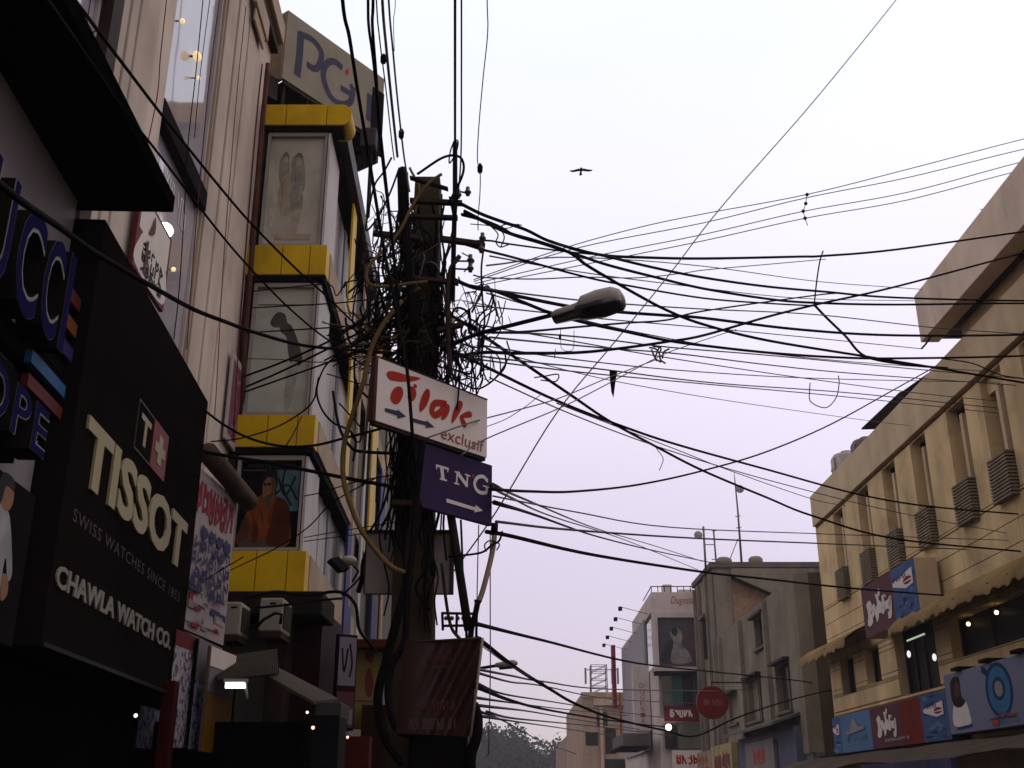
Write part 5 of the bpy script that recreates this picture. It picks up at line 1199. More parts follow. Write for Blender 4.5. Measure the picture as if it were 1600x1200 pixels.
def bubbles(P, x0, y0, x1, y1, n, seed):
    rr = random.Random(seed)
    for i in range(n):
        x, y, q = rr.uniform(x0, x1), rr.uniform(y0, y1), rr.uniform(.012, .035)
        P.shape(ell(x, y, q, q * 1.2, 8), rr.choice((M('light_blue_print', (.10, .26, .48), bump=0), M('mid_blue_print', (.05, .14, .36), bump=0), M('navy_print'))))
PB = M('soda_blue', (.035, .10, .30), .5, .15, 1.2, .1, bump=0); MR = M('sign_maroon', (.10, .012, .02), .5, .1, 2, .1, bump=0)
q0, q1_ = rh(1345, 919, .75), rh(1427, 872, .75); qb = rh(1364, 994, .75)
r = (q0[0], q1_[0], qb[1], (q0[1] + q1_[1]) / 2)
t = thing('box_sign', 'projecting box sign, maroon with white script and blue soda panel, above the big dark window', 'sign', R1.pt((r[0] + r[1]) / 2, r[2], .3))
mb = MB(); mb.pbox(R1, *r, .12, .748, YCREAM2); mb.build('box', t, .01)
um = r[0] + (r[1] - r[0]) * .60
mb = MB(); mb.pbox(R1, r[0], um, r[2], r[3], .75, .76, MR); mb.pbox(R1, um, r[1], r[2], r[3], .75, .76, PB); mb.build('face', t)
mb = MB(); P = Print(mb, R1, r, .762); bubbles(P, .62, .04, .97, .5, 26, 3); script_shapes(P, .08, .25, .55, .78); pepsi(P, .62, .35, .98, 1.0); mb.build('print', t)
# lower sign strip
q0, q1_ = rh(1300, 1122, .5), rh(1478, 1079, .5); qb = rh(1302, 1179, .5)
r = (q0[0], q1_[0], (qb[1] + rh(1477, 1156, .5)[1]) / 2, (q0[1] + q1_[1]) / 2)
t = thing('shop_sign', 'long low shop sign in blue, maroon and blue with white script', 'sign', R1.pt((r[0] + r[1]) / 2, r[2], .3))
mb = MB(); mb.pbox(R1, *r, .02, .498, BLACK); mb.build('box', t, .01)
xs = [r[0] + (r[1] - r[0]) * f for f in (0, .40, .66, .82, 1)]
mb = MB()
for i, m_ in enumerate((M('sky_blue_print', (.07, .19, .40), .5, .15, .6, bump=0), MR, M('brick_red_print', (.20, .025, .014), bump=0), PB)): mb.pbox(R1, xs[i], xs[i + 1], r[2], r[3], .5, .51, m_)
mb.build('face', t)
mb = MB(); P = Print(mb, R1, r, .512); P.band(0, 0, .09, 1, PB); bubbles(P, .84, .05, .99, .95, 30, 4); bubbles(P, .0, .03, .08, .4, 8, 5); script_shapes(P, .46, .3, .62, .9); pepsi(P, .84, .3, .98, .95); pepsi(P, .005, .3, .08, .95)
P.shape(blob([(.2, .52), (.22, .8), (.25, .85), (.27, .7), (.3, .52)]), GREY_T); scrib(P, 9, .15, .3, .35, .42, M('light_blue_print'), 19, .16); scrib(P, 12, .5, .14, .72, .2, GREY_T, 20, .2); P.stroke([(.16, .5), (.34, .58)], .01, GREY_T)
mb.build('print', t)
mb = MB(); mb.pbox(R1, -1.0, r[1] + .2, r[2] - .28, r[2] - .004, -.3, .46, BLACK); tag(mb.build('sign_shadow_ledge'), 'ledge coloured black for the shadow under the long low shop sign', 'ledge')  # the black colour is the ledge's shadow painted in
# big pale blue hoarding
q0 = rh(1474, 1057, .6); qb = rh(1483, 1150, .6)
r = (q0[0], q0[0] + 9.2, qb[1] + .02, q0[1] + .02)
t = thing('large_hoarding', 'large pale blue hoarding with a blue ring emblem and a woman in white', 'billboard', R1.pt((r[0] + r[1]) / 2, r[2], .4))
mb = MB(); mb.pbox(R1, *r, .1, .6, M('pale_blue_board', (.20, .22, .36), .5, .15, .5, .1, bump=0)); mb.build('board', t, .01)
mb = MB(); P = Print(mb, R1, r, .603)
S2 = lambda q: [(x * .56, y) for x, y in q]
P.shape(S2(blob([(.06, .14), (.08, .45), (.16, .52), (.24, .5), (.27, .3), (.26, .13)])), WHITE_T)
P.shape(S2(blob([(.07, .60), (.08, .85), (.14, .93), (.2, .88), (.2, .6), (.24, .5), (.18, .42), (.1, .45)])), M('hair_print', (.03, .015, .018), bump=0))
P.shape(S2(blob([(.12, .62), (.12, .78), (.16, .82), (.19, .74), (.17, .6)])), M('shade_skin_print', (.10, .04, .035), bump=0))
P.stroke(S2([(.09, .08), (.29, .1)]), .008, M('navy_print'))
P.shape(S2(ell(.64, .56, .145, .42, 28)), M('ring_navy', (.02, .05, .17), bump=0)); P.shape(S2(ell(.64, .56, .118, .36, 28)), M('ring_blue', (.045, .20, .42), bump=0)); P.shape(S2(ell(.64, .58, .07, .18, 20)), M('ring_navy')); P.shape(S2(ell(.64, .58, .042, .12, 20)), GREY_T)
P.stroke(S2([(.54, .84), (.48, .94)]), .018, M('ring_navy'))
scrib(P, 10, .30, .155, .45, .20, M('faded_red_letter'), 21, .2); scrib(P, 9, .345, .07, .45, .11, M('light_blue_print'), 22, .2); scrib(P, 3, .29, .055, .335, .13, RED_T, 23, .4); P.stroke([(.28, .14), (.44, .145)], .003, M('navy_print'), 2)
P.band(.55, .22, .76, .99, M('dark_red_print')); P.band(.575, .24, .75, .97, GREY_T); P.shape([(x * .2 + .56, y) for x, y in blob([(.3, .24), (.32, .7), (.45, .93), (.55, .9), (.62, .6), (.9, .3)])], M('navy_print')); P.shape([(x * .2 + .56, y) for x, y in blob([(.15, .24), (.2, .45), (.5, .42), (.8, .24)])], BLACK_T)
mb.build('print', t)
mb = MB()
for i in range(5): mb.pbox(R1, r[0] + .8 + i * 1.8, r[0] + 1.3 + i * 1.8, r[3] + .02, r[3] + .10, .2, .7, BLACK)
tag(mb.build('lamp_rail'), 'short black lamp housings along the top of the large pale blue hoarding', 'lamp')
# lower tan awning and dark poster
mb = MB(); vs_ = []
TANF = M('tan_tarpaulin', (0.1035, 0.0765, 0.0585), .85, .25, 1, .2, .3)
for i in range(13):
    f = i / 12; u = -1 + f * (UE - 4); vs_ += [R1.pt(u, 2.95, .0), R1.pt(u, 2.72 + .05 * math.sin(i * 1.9), 1.4), R1.pt(u, 2.36 + .08 * math.sin(i * 1.3), 2.3)]
fs_ = [(i * 3 + j, (i + 1) * 3 + j, (i + 1) * 3 + j + 1, i * 3 + j + 1) for i in range(12) for j in range(2)]
mb.add(vs_, fs_, TANF, True); mb.add([p - Vector((0, 0, .02)) for p in vs_], [tuple(reversed(f)) for f in fs_], TANF, True)
tag(mb.build('tarpaulin_awning'), 'brown tarpaulin awning along the foot of the right hand building', 'awning')
mb = MB(); mb.box((9.2, 24, 1.9), (9.3, 30.2, 2.33), M('dark_blue_poster', (.03, .03, .12), .5, .8, 1.2, bump=0)); tag(mb.build('shop_banner'), 'dark blue banner hanging under the brown tarpaulin awning', 'banner')
# taller end block of the right building with overhanging parapet
b4 = thing('tall_block', 'taller cream block with an overhanging parapet at the upper right', 'building', (16, 22, 12))
q = PL(11.25, 28, 180.63)
uA, vA = q.hit(1428, 463); _, vB = q.hit(1437, 537)
mb = MB(); mb.pbox(q, uA, uA + 16, vB, vA, -.5, 0, M('grey_cream_render', (0.9083, 0.7736, 0.6634), .85, .1, .8, .3, .2)); mb.build('parapet', b4, .02)
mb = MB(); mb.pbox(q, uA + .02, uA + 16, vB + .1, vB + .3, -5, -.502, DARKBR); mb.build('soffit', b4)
mb = MB(); mb.pbox(q, uA + .9, uA + 16, 11.0, vB + .098, -5.0, -.78, YCREAM); mb.build('wall', b4)
# on the roof
def tank(px, py_top, Y, rad, mat, lab):
    p = atY(px, py_top, Y); h = p.z - 12.4; p.z = 12.4; t = thing('water_tank', lab, 'water tank', p)
    mb = MB(); prof = [(0, .9), (.08, 1), (.25, 1), (.27, 1.04), (.31, 1.04), (.33, 1), (.55, 1), (.57, 1.04), (.61, 1.04), (.63, 1), (.82, 1), (.92, .82), (.97, .45)]
    mb.tube([p + Vector((0, 0, h * a_)) for a_, b_ in prof], [rad * b_ for a_, b_ in prof], mat, 16); mb.build('body', t)
    mb = MB(); mb.tube([p + Vector((0, 0, h * .972)), p + Vector((0, 0, h))], rad * .35, BLACK, 10); mb.build('lid', t)
    mb = MB(); mb.tube([p + Vector((-rad * .9, -.3, 0)), p + Vector((-rad * .95, -.3, h * .8)), p + Vector((-rad * .5, -.1, h * .9))], .03, STEEL, 5); mb.build('pipe', t)
tank(1322, 706, 40.4, .62, M('grey_tank', (.50, .46, .46), .6, .15, 3, .3), 'pale grey water tank on the roof edge near the corner')
tank(1352, 684, 38.6, .58, M('dark_grey_tank', (.16, .15, .165), .6, .15, 3, .3), 'darker grey water tank just behind the pale one on the roof')
tank(1418, 622, 35.2, .36, M('cream_tank', (.45, .39, .33), .6, .15, 3, .3), 'small cream tank between the two black roof sheets')
SHT = M('black_sheet', (.014, .013, .018), .6, .3, 2)
for pts, lab in (([(1346, 669), (1405, 613), (1440, 600), (1392, 668)], 'lower black sheet panel tilted over the roof edge'), ([(1409, 612), (1474, 566), (1484, 586), (1432, 628)], 'upper black sheet panel tilted over the roof edge beside the tall block')):
    mb = MB(); Y_ = 36.8 if 'lower' in lab else 34.0
    mb.slab([atY(pts[0][0], pts[0][1], Y_ + 1), atY(pts[1][0], pts[1][1], Y_ - .8), atY(pts[2][0], pts[2][1], Y_ - .8), atY(pts[3][0], pts[3][1], Y_ + 1)], (0, .02, -.05), SHT); tag(mb.build('roof_sheet'), lab, 'roof sheet')

# ================================================================== RIGHT: concrete building
b5 = thing('concrete_building', 'weathered brown grey concrete building with antennas and a red round sign', 'building', (16, 58, 0))
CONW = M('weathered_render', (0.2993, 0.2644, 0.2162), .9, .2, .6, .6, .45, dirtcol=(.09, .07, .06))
CONS = M('dark_side_wall', (0.1122, 0.08415, 0.06077), .95, .25, .8, .4, .5)  # darker base than the street wall, with streaks and dirt
UR = 0.0
def r2(x, y): return R2.hit(x, y)
wh = []
for x0, x1, v0, v1 in ((1183, 1203, 8.4, 9.9), (1165, 1187, 5.1, 7.2), (1210, 1233, 5.1, 7.2), (1134, 1148, 5.3, 6.9)):
    a_, b_ = sorted((r2(x0, 1040)[0], r2(x1, 1040)[0])); wh.append((a_, b_, v0, v1))
mb = MB()
for c_ in cells(-20, 0, 3.2, 10.5, wh): mb.pbox(R2, c_[0], c_[1], c_[2], c_[3], -.4, 0, CONW)
mb.box((12.62, 46.3, 0), (26, 66, 10.3), CONW); mb.build('wall', b5)
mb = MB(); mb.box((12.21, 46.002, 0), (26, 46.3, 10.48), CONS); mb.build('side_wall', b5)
mb = MB(); mb.pbox(R2, -20, 0, 0, 3.2, -.4, -.05, M('grey_blue_wall', (.16, .16, .21), .8, .15, 1, .3)); mb.build('lower_wall', b5)
for u in (-19.6, -13.2, -6.9, -.3):
    mb = MB(); mb.pbox(R2, u, u + .3, 3.2, 10.4, .002, .22, CONW); mb.build('pier', b5)
for k, (a_, b_, c_, d2) in enumerate(wh):
    mb = MB(); mb.pbox(R2, a_, b_, c_, d2, -.38, -.3, GLASSD); w = mb.build('window', b5)
    mb = MB(); mb.pbox(R2, (a_ + b_) / 2 - .05, (a_ + b_) / 2 + .05, c_, d2, -.29, -.24, CONW); mb.pbox(R2, a_ - .1, b_ + .1, c_ - .12, c_ - .002, -.1, .16, CONC); mb.build('sill', w)
    mb = MB(); mb.pbox(R2, a_ - .1, b_ + .1, d2 + .002, d2 + .12, -.1, .3, DARKBR); mb.build('hood', w)
# tall rear tower
mb = MB(); mb.box((12.3, 66.003, 0), (26, 73, 14.6), CONW); mb.build('tower_wall', b5)
mb = MB(); mb.box((13.4, 65.9, 10.4), (17.0, 66, 13.9), M('brick_fill', (.36, .235, .155), .9, .25, 6, .2, .3)); mb.build('brick_infill', b5)
a_ = R2T; mb = MB(); mb.slab([(13.35, 65.6, 13.9), (18.4, 65.6, 11.6), (18.4, 65.6, 14.5), (13.35, 65.6, 14.5)], (0, .29, 0), CONW); mb.slab([(13.3, 65.2, 13.84), (18.6, 65.2, 11.45), (18.6, 65.2, 11.58), (13.3, 65.2, 13.97)], (0, .38, 0), BLACK); mb.build('stair_slab', b5)
tw = (12.3, 73)
R2b = PL(12.28, 73, 180.6)
mb = MB(); mb.pbox(R2b, 2.8, 4.5, 9.6, 12.0, .0, .05, BLACK); mb.pbox(R2b, 2.6, 4.7, 12.02, 12.2, .0, .3, CONC); w = mb.build('tower_window', b5)
for u in (.3, 1.9, 5.0, 6.6):
    mb = MB(); mb.pbox(R2b, u, u + .3, 3.2, 14.4, .002, .2, CONW); mb.build('pier', b5)
mb = MB(); mb.box((12.1, 65.8, 14.6), (26, 73.1, 14.95), M('grey_slab', (.17, .15, .135), .9, .2, 1, .3, .4)); mb.build('roof_slab', b5, .03)
mb = MB(); mb.tube([Vector((13.2, 67, 14.95)), Vector((13.2, 67, 15.3)), Vector((13.2, 67, 15.45))], [.52, .52, .3], CONW, 12); mb.tube([Vector((15.2, 67, 14.95)), Vector((15.2, 67, 15.35)), Vector((15.2, 67, 15.5))], [.45, .45, .3], CONW, 12)
mb.build('roof_cap', b5)
# blue shop front below
mb = MB(); a_, b_ = r2(1158, 1110)[0], r2(1248, 1090)[0]
mb.pbox(R2, a_, b_, 2.6, 4.35, -.02, .3, M('shop_blue', (.14, .155, .24), .7, .1, 1, .2)); tag(mb.build('shop_fascia'), 'plain grey blue shop fascia on the concrete building', 'shop front')
mb = MB(); mb.slab([R2.pt(a_, 4.9, .0), R2.pt(b_, 4.9, 0), R2.pt(b_, 4.5, 1.2), R2.pt(a_, 4.5, 1.2)], (0, 0, -.12), M('grey_tin', (.14, .135, .14), .6, .2, 2, .3)); tag(mb.build('tin_awning'), 'grey tin awning above the grey blue shop fascia', 'awning')
a_, b_ = r2(1178, 1150)[0], r2(1224, 1150)[0]
r = (a_, b_, 2.55, 4.0)
t = thing('wall_sign', 'square cream sign with a red mark on the grey blue shop fascia', 'sign', R2.pt((a_ + b_) / 2, 2.5, .4))
mb = MB(); mb.pbox(R2, *r, .32, .5, M('cream_sign', (.28, .26, .25), .6)); mb.build('board', t, .02)
mb = MB(); P = Print(mb, R2, r, .504); scrib(P, 3, .28, .42, .72, .75, RED_T, 12, .3); scrib(P, 6, .3, .3, .7, .37, RED_T, 13, .2); mb.build('print', t)
a_, b_ = r2(1090, 1170)[0], r2(1120, 1170)[0]; c2 = r2(1154, 1170)[0]
def shp(P):
    P.band(.1, .1, .35, .5, BLACK_T); P.band(.5, .15, .62, .5, RED_T); P.band(.72, .12, .9, .5, RED_T); scrib(P, 4, .2, .62, .85, .85, M('orange_print2', (.45, .17, .08), bump=0), 14, .22)
t = thing('wall_sign', 'cream shop sign with orange writing at the far end of the concrete building', 'sign', R2.pt(a_, 2.4, .4)); r = (a_, b_, 2.3, 4.15)
mb = MB(); mb.pbox(R2, *r, .05, .4, M('cream_sign2', (.38, .30, .24), .6)); mb.build('board', t); mb = MB(); P = Print(mb, R2, r, .403); shp(P); mb.build('print', t)
t = thing('wall_sign', 'pale yellow sign with dark red writing left of the grey blue shop fascia', 'sign', R2.pt(c2, 2.4, .4)); r = (b_ + .15, c2, 2.3, 4.3)
mb = MB(); mb.pbox(R2, *r, .05, .4, M('pale_yellow_sign', (.42, .36, .18), .6)); mb.build('board', t); mb = MB(); P = Print(mb, R2, r, .403); scrib(P, 4, .1, .2, .92, .72, M('dark_red_print'), 15, .35); mb.build('print', t)
# red round sign on a bracket
pl = PL(0, 52, 90); u, v = pl.hit(1113, 1098)
t = thing('round_sign', 'round red sign with faint script hanging from a bracket', 'sign', pl.pt(u, v - .75, 0))
mb = MB(); k = 28; R_ = .74
mb.slab([pl.pt(u + R_ * math.cos(2 * math.pi * i / k), v + R_ * math.sin(2 * math.pi * i / k), .1) for i in range(k)], -pl.N * .2, M('round_red', (.20, .018, .014), .45, .15, 2, .2, bump=0)); mb.build('disc', t)
mb = MB(); P = Print(mb, pl, (u - R_, u + R_, v - R_, v + R_), .103); scrib(P, 6, .22, .42, .8, .6, M('script_pink', (.34, .12, .09), bump=0), 16, .25); mb.build('lettering', t)
mb = MB(); mb.tube([pl.pt(u, v + .9, 0), pl.pt(u + 1.7, v + .9, 0)], .03, BLACK, 6); mb.tube([pl.pt(u, v + .9, 0), pl.pt(u, v + R_, 0)], .02, BLACK, 5); mb.build('bracket', t)
# antennas
def mast(pts, r_, lab, dish=None, extra=()):
    t = thing('antenna_mast', lab, 'antenna', pts[0]); mb = MB(); mb.tube(pts, r_, STEEL, 6); mb.build('mast', t)
    for a_, b_ in extra:
        mb = MB(); mb.tube([a_, b_], .03, STEEL, 5); mb.build('rod', t)
    if dish is not None:
        mb = MB(); k = 14; mb.ball(dish, .27, M('dish_grey', (.36, .34, .37), .6), 12, 6, 1, .35, 1); mb.build('dish', t)
Ym = 67
mast([atY(1103, 893, Ym), atY(1099, 823, Ym)], .07, 'left antenna pole with a small dish and thick base on the concrete roof', atY(1091, 836, Ym), [(atY(1099, 830, Ym), atY(1098, 822, Ym)), (atY(1101, 862, Ym), atY(1102, 880, Ym)), (atY(1101, 851, Ym), atY(1116, 851, Ym))])
mast([atY(1119, 880, Ym), atY(1115, 828, Ym)], .055, 'middle short antenna pole joined to the left pole by a bar', None, [(atY(1112, 874, Ym), atY(1124, 874, Ym)), (atY(1112, 830, Ym), atY(1119, 829, Ym))])
mast([atY(1159, 883, Ym), atY(1153, 800, Ym), atY(1149, 758, Ym), atY(1147, 738, Ym)], [.075, .06, .045, .02], 'tallest antenna mast with a dish near its top and a slanting stay', atY(1156, 764, Ym), [(atY(1138, 880, Ym), atY(1153, 842, Ym)), (atY(1149, 807, Ym), atY(1157, 806, Ym)), (atY(1150, 825, Ym), atY(1158, 824, Ym)), (atY(1152, 845, Ym), atY(1160, 844, Ym))])

# ================================================================== RIGHT: white building with posters
b6 = thing('poster_building', 'white building with a huge wedding style poster bay and floodlight arms', 'building', (13, 86, 0))
PW = M('dusty_white', (0.735, 0.6475, 0.6475), .8, .1, .6, .3, .2); GC = M('grey_cladding', (0.375, 0.3675, 0.42), .6, .1, .5, .3, .1)
mb = MB(); mb.box((9.9, 75.4, 0), (13.2, 100, 14.0), PW); mb.build('wall', b6)
def e3(x, y): return R3E.hit(x, y)
zt = e3(1015, 925)[1]; z1 = e3(1040, 955)[1]; z2 = e3(1040, 1042)[1]
mb = MB(); mb.pbox(R3E, 0, 3.4, z1, zt, -.45, 0, PW); mb.pbox(R3S, -14, 0, z1, zt, -.3, .0, PW); mb.build('parapet', b6, .02)
mb = MB()
for i in range(8): mb.tube([R3E.pt(.05 + i * .45, zt, -.1), R3E.pt(.05 + i * .45, zt + .4, -.1)], .03, BLACK, 5)
mb.tube([R3E.pt(.0, zt + .4, -.1), R3E.pt(3.3, zt + .4, -.1)], .035, BLACK, 5); mb.tube([R3E.pt(.05, zt + .4, -.1), R3S.pt(-6, zt + .4, -.1)], .035, BLACK, 5); mb.build('railing', b6)
mb = MB(); mb.box((10.6, 76, zt), (11.2, 77, zt + .7), PW); mb.box((11.7, 76, zt), (13, 77, zt + .35), PW); mb.build('roof_block', b6)
mb = MB(); a_, b_ = e3(1048, 940)[0], e3(1083, 940)[0]; letters(mb, R3E, 'Dugesia', a_, b_, z1 + .35, zt - .3, .01, M('red_script', (.42, .09, .09), bump=0), shear=.3); mb.build('lettering', b6)
mb = MB()
for a_, b_, c_, d2 in ((0, .35, z2 - .3, z1), (3.1, 3.4, z2 - .3, z1), (.35, 3.1, z1 - .45, z1 - .002), (.35, 3.1, z2 - .3, z2)): mb.pbox(R3E, a_, b_, c_, d2, -.4, .12, PW)
w = mb.build('bay_frame', b6, .02)
r = (.36, 3.09, z2 + .002, z1 - .452)
mb = MB(); mb.pbox(R3E, *r, -.4, -.1, M('slate_poster', (.10, .10, .13), .4, .2, 1, .1, bump=0)); mb.build('poster_pane', w)
mb = MB(); P = Print(mb, R3E, r, -.097)
P.shape(blob([(.05, .1), (.15, .4), (.3, .55), (.4, .45), (.35, .1)]), M('poster_shadow', (.05, .05, .06), bump=0)); P.shape(blob([(.3, .1), (.38, .5), (.3, .7), (.5, .78), (.62, .66), (.58, .45), (.75, .3), (.78, .1)]), M('poster_white', (.33, .31, .32), .5, .3, 3, bump=0)); P.shape(blob([(.6, .65), (.66, .8), (.8, .82), (.92, .7), (.97, .3), (.85, .12), (.74, .4)]), M('poster_mauve', (.13, .085, .10), bump=0)); P.shape(ell(.42, .72, .08, .09), M('poster_shadow'))
mb.build('print', w)
mb = MB(); mb.pbox(R3S, -3.2, -.35, z2, z1 - .45, -.05, .03, GLASSG); mb.build('window', b6)
for k in range(10):
    mb = MB(); mb.pbox(R3S, -24 + k * 1.9, -24 + k * 1.9 + 1.88, 4.5, 13.6 - .0 * k, -.1, .06, GC); mb.build('cladding_panel', b6)
mb = MB(); mb.pbox(R3E, -.0, 3.4, z2 - .55, z2 - .302, -.4, .35, BLACK); mb.build('ledge', b6)
za, zb = e3(1040, 1053)[1], e3(1040, 1103)[1]
for i, m_ in enumerate((GLASSG, M('teal_pane', (.04, .15, .16), .3, .2, 1), GLASSD, M('teal_dark', (.03, .08, .085), .3, .2, 1))):
    mb = MB(); mb.pbox(R3E, .45 + i * .7, 1.12 + i * .7, zb, za, -.2, -.05, m_); mb.build('window', b6)
zc = e3(1040, 1127)[1]
t = thing('shop_sign', 'dark red shop sign with white letters under the teal windows', 'sign', R3E.pt(1.9, zc, .2))
mb = MB(); mb.pbox(R3E, .5, 3.35, zc, zb - .02, .0, .25, M('sign_dark_red', (.17, .018, .03), .5, bump=0)); mb.build('board', t); mb = MB(); P = Print(mb, R3E, (.85, 2.4, zc + .28, zb - .28), .253); scrib(P, 5, 0, 0, 1, 1, WHITE_T, 17, .35); mb.build('lettering', t)
zd, ze = e3(1040, 1132)[1], e3(1040, 1170)[1]
mb = MB(); mb.pbox(R3E, .5, 1.3, ze, zd, -.2, -.02, GLASSD); mb.pbox(R3E, 1.4, 3.3, ze, zd, -.2, -.02, GLASSG); mb.build('shop_window', b6)
t = thing('shop_sign', 'pale shop sign with red letters at the foot of the white poster building', 'sign', R3E.pt(2, 2.5, .2)); mb = MB(); mb.pbox(R3E, .9, 3.4, ze - 1.2, ze - .1, -.05, .3, WHITEF); mb.build('board', t); mb = MB(); P = Print(mb, R3E, (1.1, 3.3, ze - .95, ze - .4), .303); scrib(P, 6, 0, 0, 1, 1, RED_T, 18, .3); mb.build('lettering', t)
u, v = e3(1043, 1137); p = R3E.pt(u, v, .5); t = thing('wall_glow', 'bright white lamp under the dark red shop sign', 'lamp', p); mb = MB(); mb.ball(p, .2, M('white_glow'), 10, 8); mb.build('bulb', t); mb = MB(); mb.tube([p, R3E.pt(u, v + .1, 0)], .04, BLACK, 6); mb.build('arm', t)
# vertical sign
pl = PL(9.3, 74, 90); a_ = pl.rect(988, 1040, 1018, 1142)
t = thing('vertical_sign', 'tall white sign with vertical red letters at the corner of the poster building', 'sign', pl.pt(a_[0], a_[2], 0)); mb = MB(); mb.pbox(pl, *a_, -.9, 0, PW); mb.build('board', t, .02)
mb = MB()
n = 7
for i, ch in enumerate('DUGESIA'):
    h = (a_[3] - a_[2]) * .085; v = a_[3] - (a_[3] - a_[2]) * .28 - i * h * 1.05; mb = MB(); letters(mb, pl, ch, a_[0] + .42, a_[0] + .72, v - h * .8, v, .006, M('red_script')); mb.build('letter', t)
mb = MB(); p0, p1 = atY(957, 1008, 99), atY(966, 1105, 99); mb.box((p0.x - .1, 98.8, p1.z), (p1.x - .1, 99.8, p0.z), M('red_panel', (.24, .03, .045), .6, .1)); tag(mb.build('red_panel', None, .03), 'tall narrow red panel at the far edge of the poster building', 'sign')
for i in range(5):
    Y_ = 77 + i * 4.2; p = R3S.pt(-(Y_ - 75), 13.5 - .1 * i, .0); q = p + Vector((-1.9, 0, .5)); t = thing('roof_floodlight', ['nearest', 'second', 'third', 'fourth', 'farthest'][i] + ' of five floodlight arms reaching out from the poster building roof', 'floodlight', p, 'floodlight arms on the poster building')
    mb = MB(); mb.tube([p, q], .022, GREYW, 5); mb.build('arm', t); mb = MB(); mb.box((q.x - .22, q.y - .15, q.z - .26), (q.x + .05, q.y + .15, q.z + .02), BLACK); mb.build('head', t, .04)
mb = MB(); p = atY(985, 1160, 78); mb.box((p.x - .7, 76, p.z - .3), (p.x + 1.1, 84, p.z + .5), M('balcony_grey', (.16, .145, .15), .8)); mb.box((p.x - .9, 76, p.z - .45), (p.x + 1.1, 84, p.z - .302), BLACK); tag(mb.build('balcony', None, .02), 'grey jutting balcony under the tall white vertical sign', 'balcony')

# ================================================================== far street
b7 = thing('far_building', 'tan building with dark openings far down the street', 'building', (9, 125, 0))
FT = M('far_tan', (0.513, 0.3847, 0.2992), .85, .15, .5, .4, .3); FR = M('far_red', (.28, .06, .06), .7, .2, .5)
mb = MB(); mb.box((7.2, 116, 0), (12.5, 150, 11.4), FT); mb.build('wall', b7)
for a_, b_, c_, d2 in ((1.5, 2.6, 8.2, 9.6), (2.3, 3.4, 5.5, 8.0), (2.2, 4.5, 1.5, 5.0), (.3, 1.6, 6.3, 7.6)):
    mb = MB(); mb.pbox(R4E, a_, b_, c_, d2, .002, .06, GLASSD); mb.build('window', b7)
mb = MB(); mb.pbox(R4E, 1.2, 4.6, 10.2, 11.0, .002, .4, M('far_cream', (0.588, 0.476, 0.336), .8)); mb.pbox(R4E, 1.8, 2.1, 1, 10, .002, .3, M('far_cream')); mb.pbox(R4E, -.1, 5, 11.0, 11.5, .402, .5, FT); mb.build('trim', b7)
mb = MB(); mb.pbox(R4E, 3.8, 4.0, 6.5, 11.4, .502, .9, FR); mb.build('red_strip', b7)
b8 = thing('far_building', 'farthest narrow brownish building with a red upright sign', 'building', (9, 160, 0))
mb = MB(); mb.box((7.3, 152, 0), (12, 190, 9.0), M('far_brown', (0.392, 0.28, 0.252), .9, .2, .5)); mb.build('wall', b8)
mb = MB(); mb.box((7.35, 151.4, 2), (8.6, 151.99, 8.5), FR); mb.build('red_sign', b8)
for i in range(3):
    mb = MB(); mb.box((9.2 + i * .9, 151.9, 3), (9.8 + i * .9, 151.99, 7.5), GLASSD); mb.build('window', b8)
# telecom tower
t = thing('telecom_tower', 'pale steel lattice tower standing above the tan far building', 'tower', (10.6, 138, 0))
mb = MB(); x0, y0 = 10.7, 138
pz = lambda py: atY(935, py, 138).z
zb_, zt_ = 10.5, pz(1040)
for sx in (-1, 1):
    for sy in (-1, 1): mb.tube([(x0 + sx * 1.15, y0 + sy * 1.15, 0), (x0 + sx * .95, y0 + sy * .95, zt_)], .06, GREYW, 4)
k = 9
for i in range(k):
    za_, zb2 = 9 + (zt_ - 9) * i / k, 9 + (zt_ - 9) * (i + 1) / k
    for sy in (-1, 1):
        mb.tube([(x0 - 1, y0 + sy, za_), (x0 + 1, y0 + sy, zb2)], .035, GREYW, 4); mb.tube([(x0 - 1, y0 + sy, zb2), (x0 + 1, y0 + sy, zb2)], .035, GREYW, 4)
    mb.tube([(x0 - 1, y0 - 1, zb2), (x0 - 1, y0 + 1, za_)], .035, GREYW, 4)
mb.build('lattice', t)
for dx_ in (-1.6, 1.7, 2.4):
    mb = MB(); mb.box((x0 + dx_ - .12, y0 - .2, zt_ - 2.2), (x0 + dx_ + .12, y0 + .1, zt_ - .3), M('aerial_grey', (.3, .29, .32), .6)); mb.tube([(x0, y0, zt_ - .5), (x0 + dx_, y0, zt_ - .5)], .05, GREYW, 4); mb.build('aerial', t)
# far street lamp
t = thing('street_lamp', 'farther street lamp with a slim head low above the distant street', 'street lamp', (atY(738, 1200, 26).x, 26, 0))
p = Vector((atY(738, 1200, 26).x, 26, 0)); z_ = atY(742, 1046, 26).z
mb = MB(); mb.tube([p, p + Vector((0, 0, z_))], [.10, .07], STEEL, 8); mb.build('post', t)
q0, q1_ = atY(776, 1040, 25.5), atY(808, 1036, 25.3)
mb = MB(); mb.tube(crom([p + Vector((0, 0, z_)), atY(757, 1043, 25.8), q0], 4), .035, BLACKW, 6); mb.build('arm', t)
mb = MB(); mb.tube([q0 + Vector((-.02, 0, .01)), q0.lerp(q1_, .3), q0.lerp(q1_, .8), q1_], [.05, .075, .09, .04], M('lamp_casing'), 8); mb.build('housing', t)
mb = MB(); mb.tube([q0.lerp(q1_, .15) - Vector((0, 0, .05)), q0.lerp(q1_, .9) - Vector((0, 0, .06))], .055, M('lamp_bowl'), 8); mb.build('lens_bowl', t)

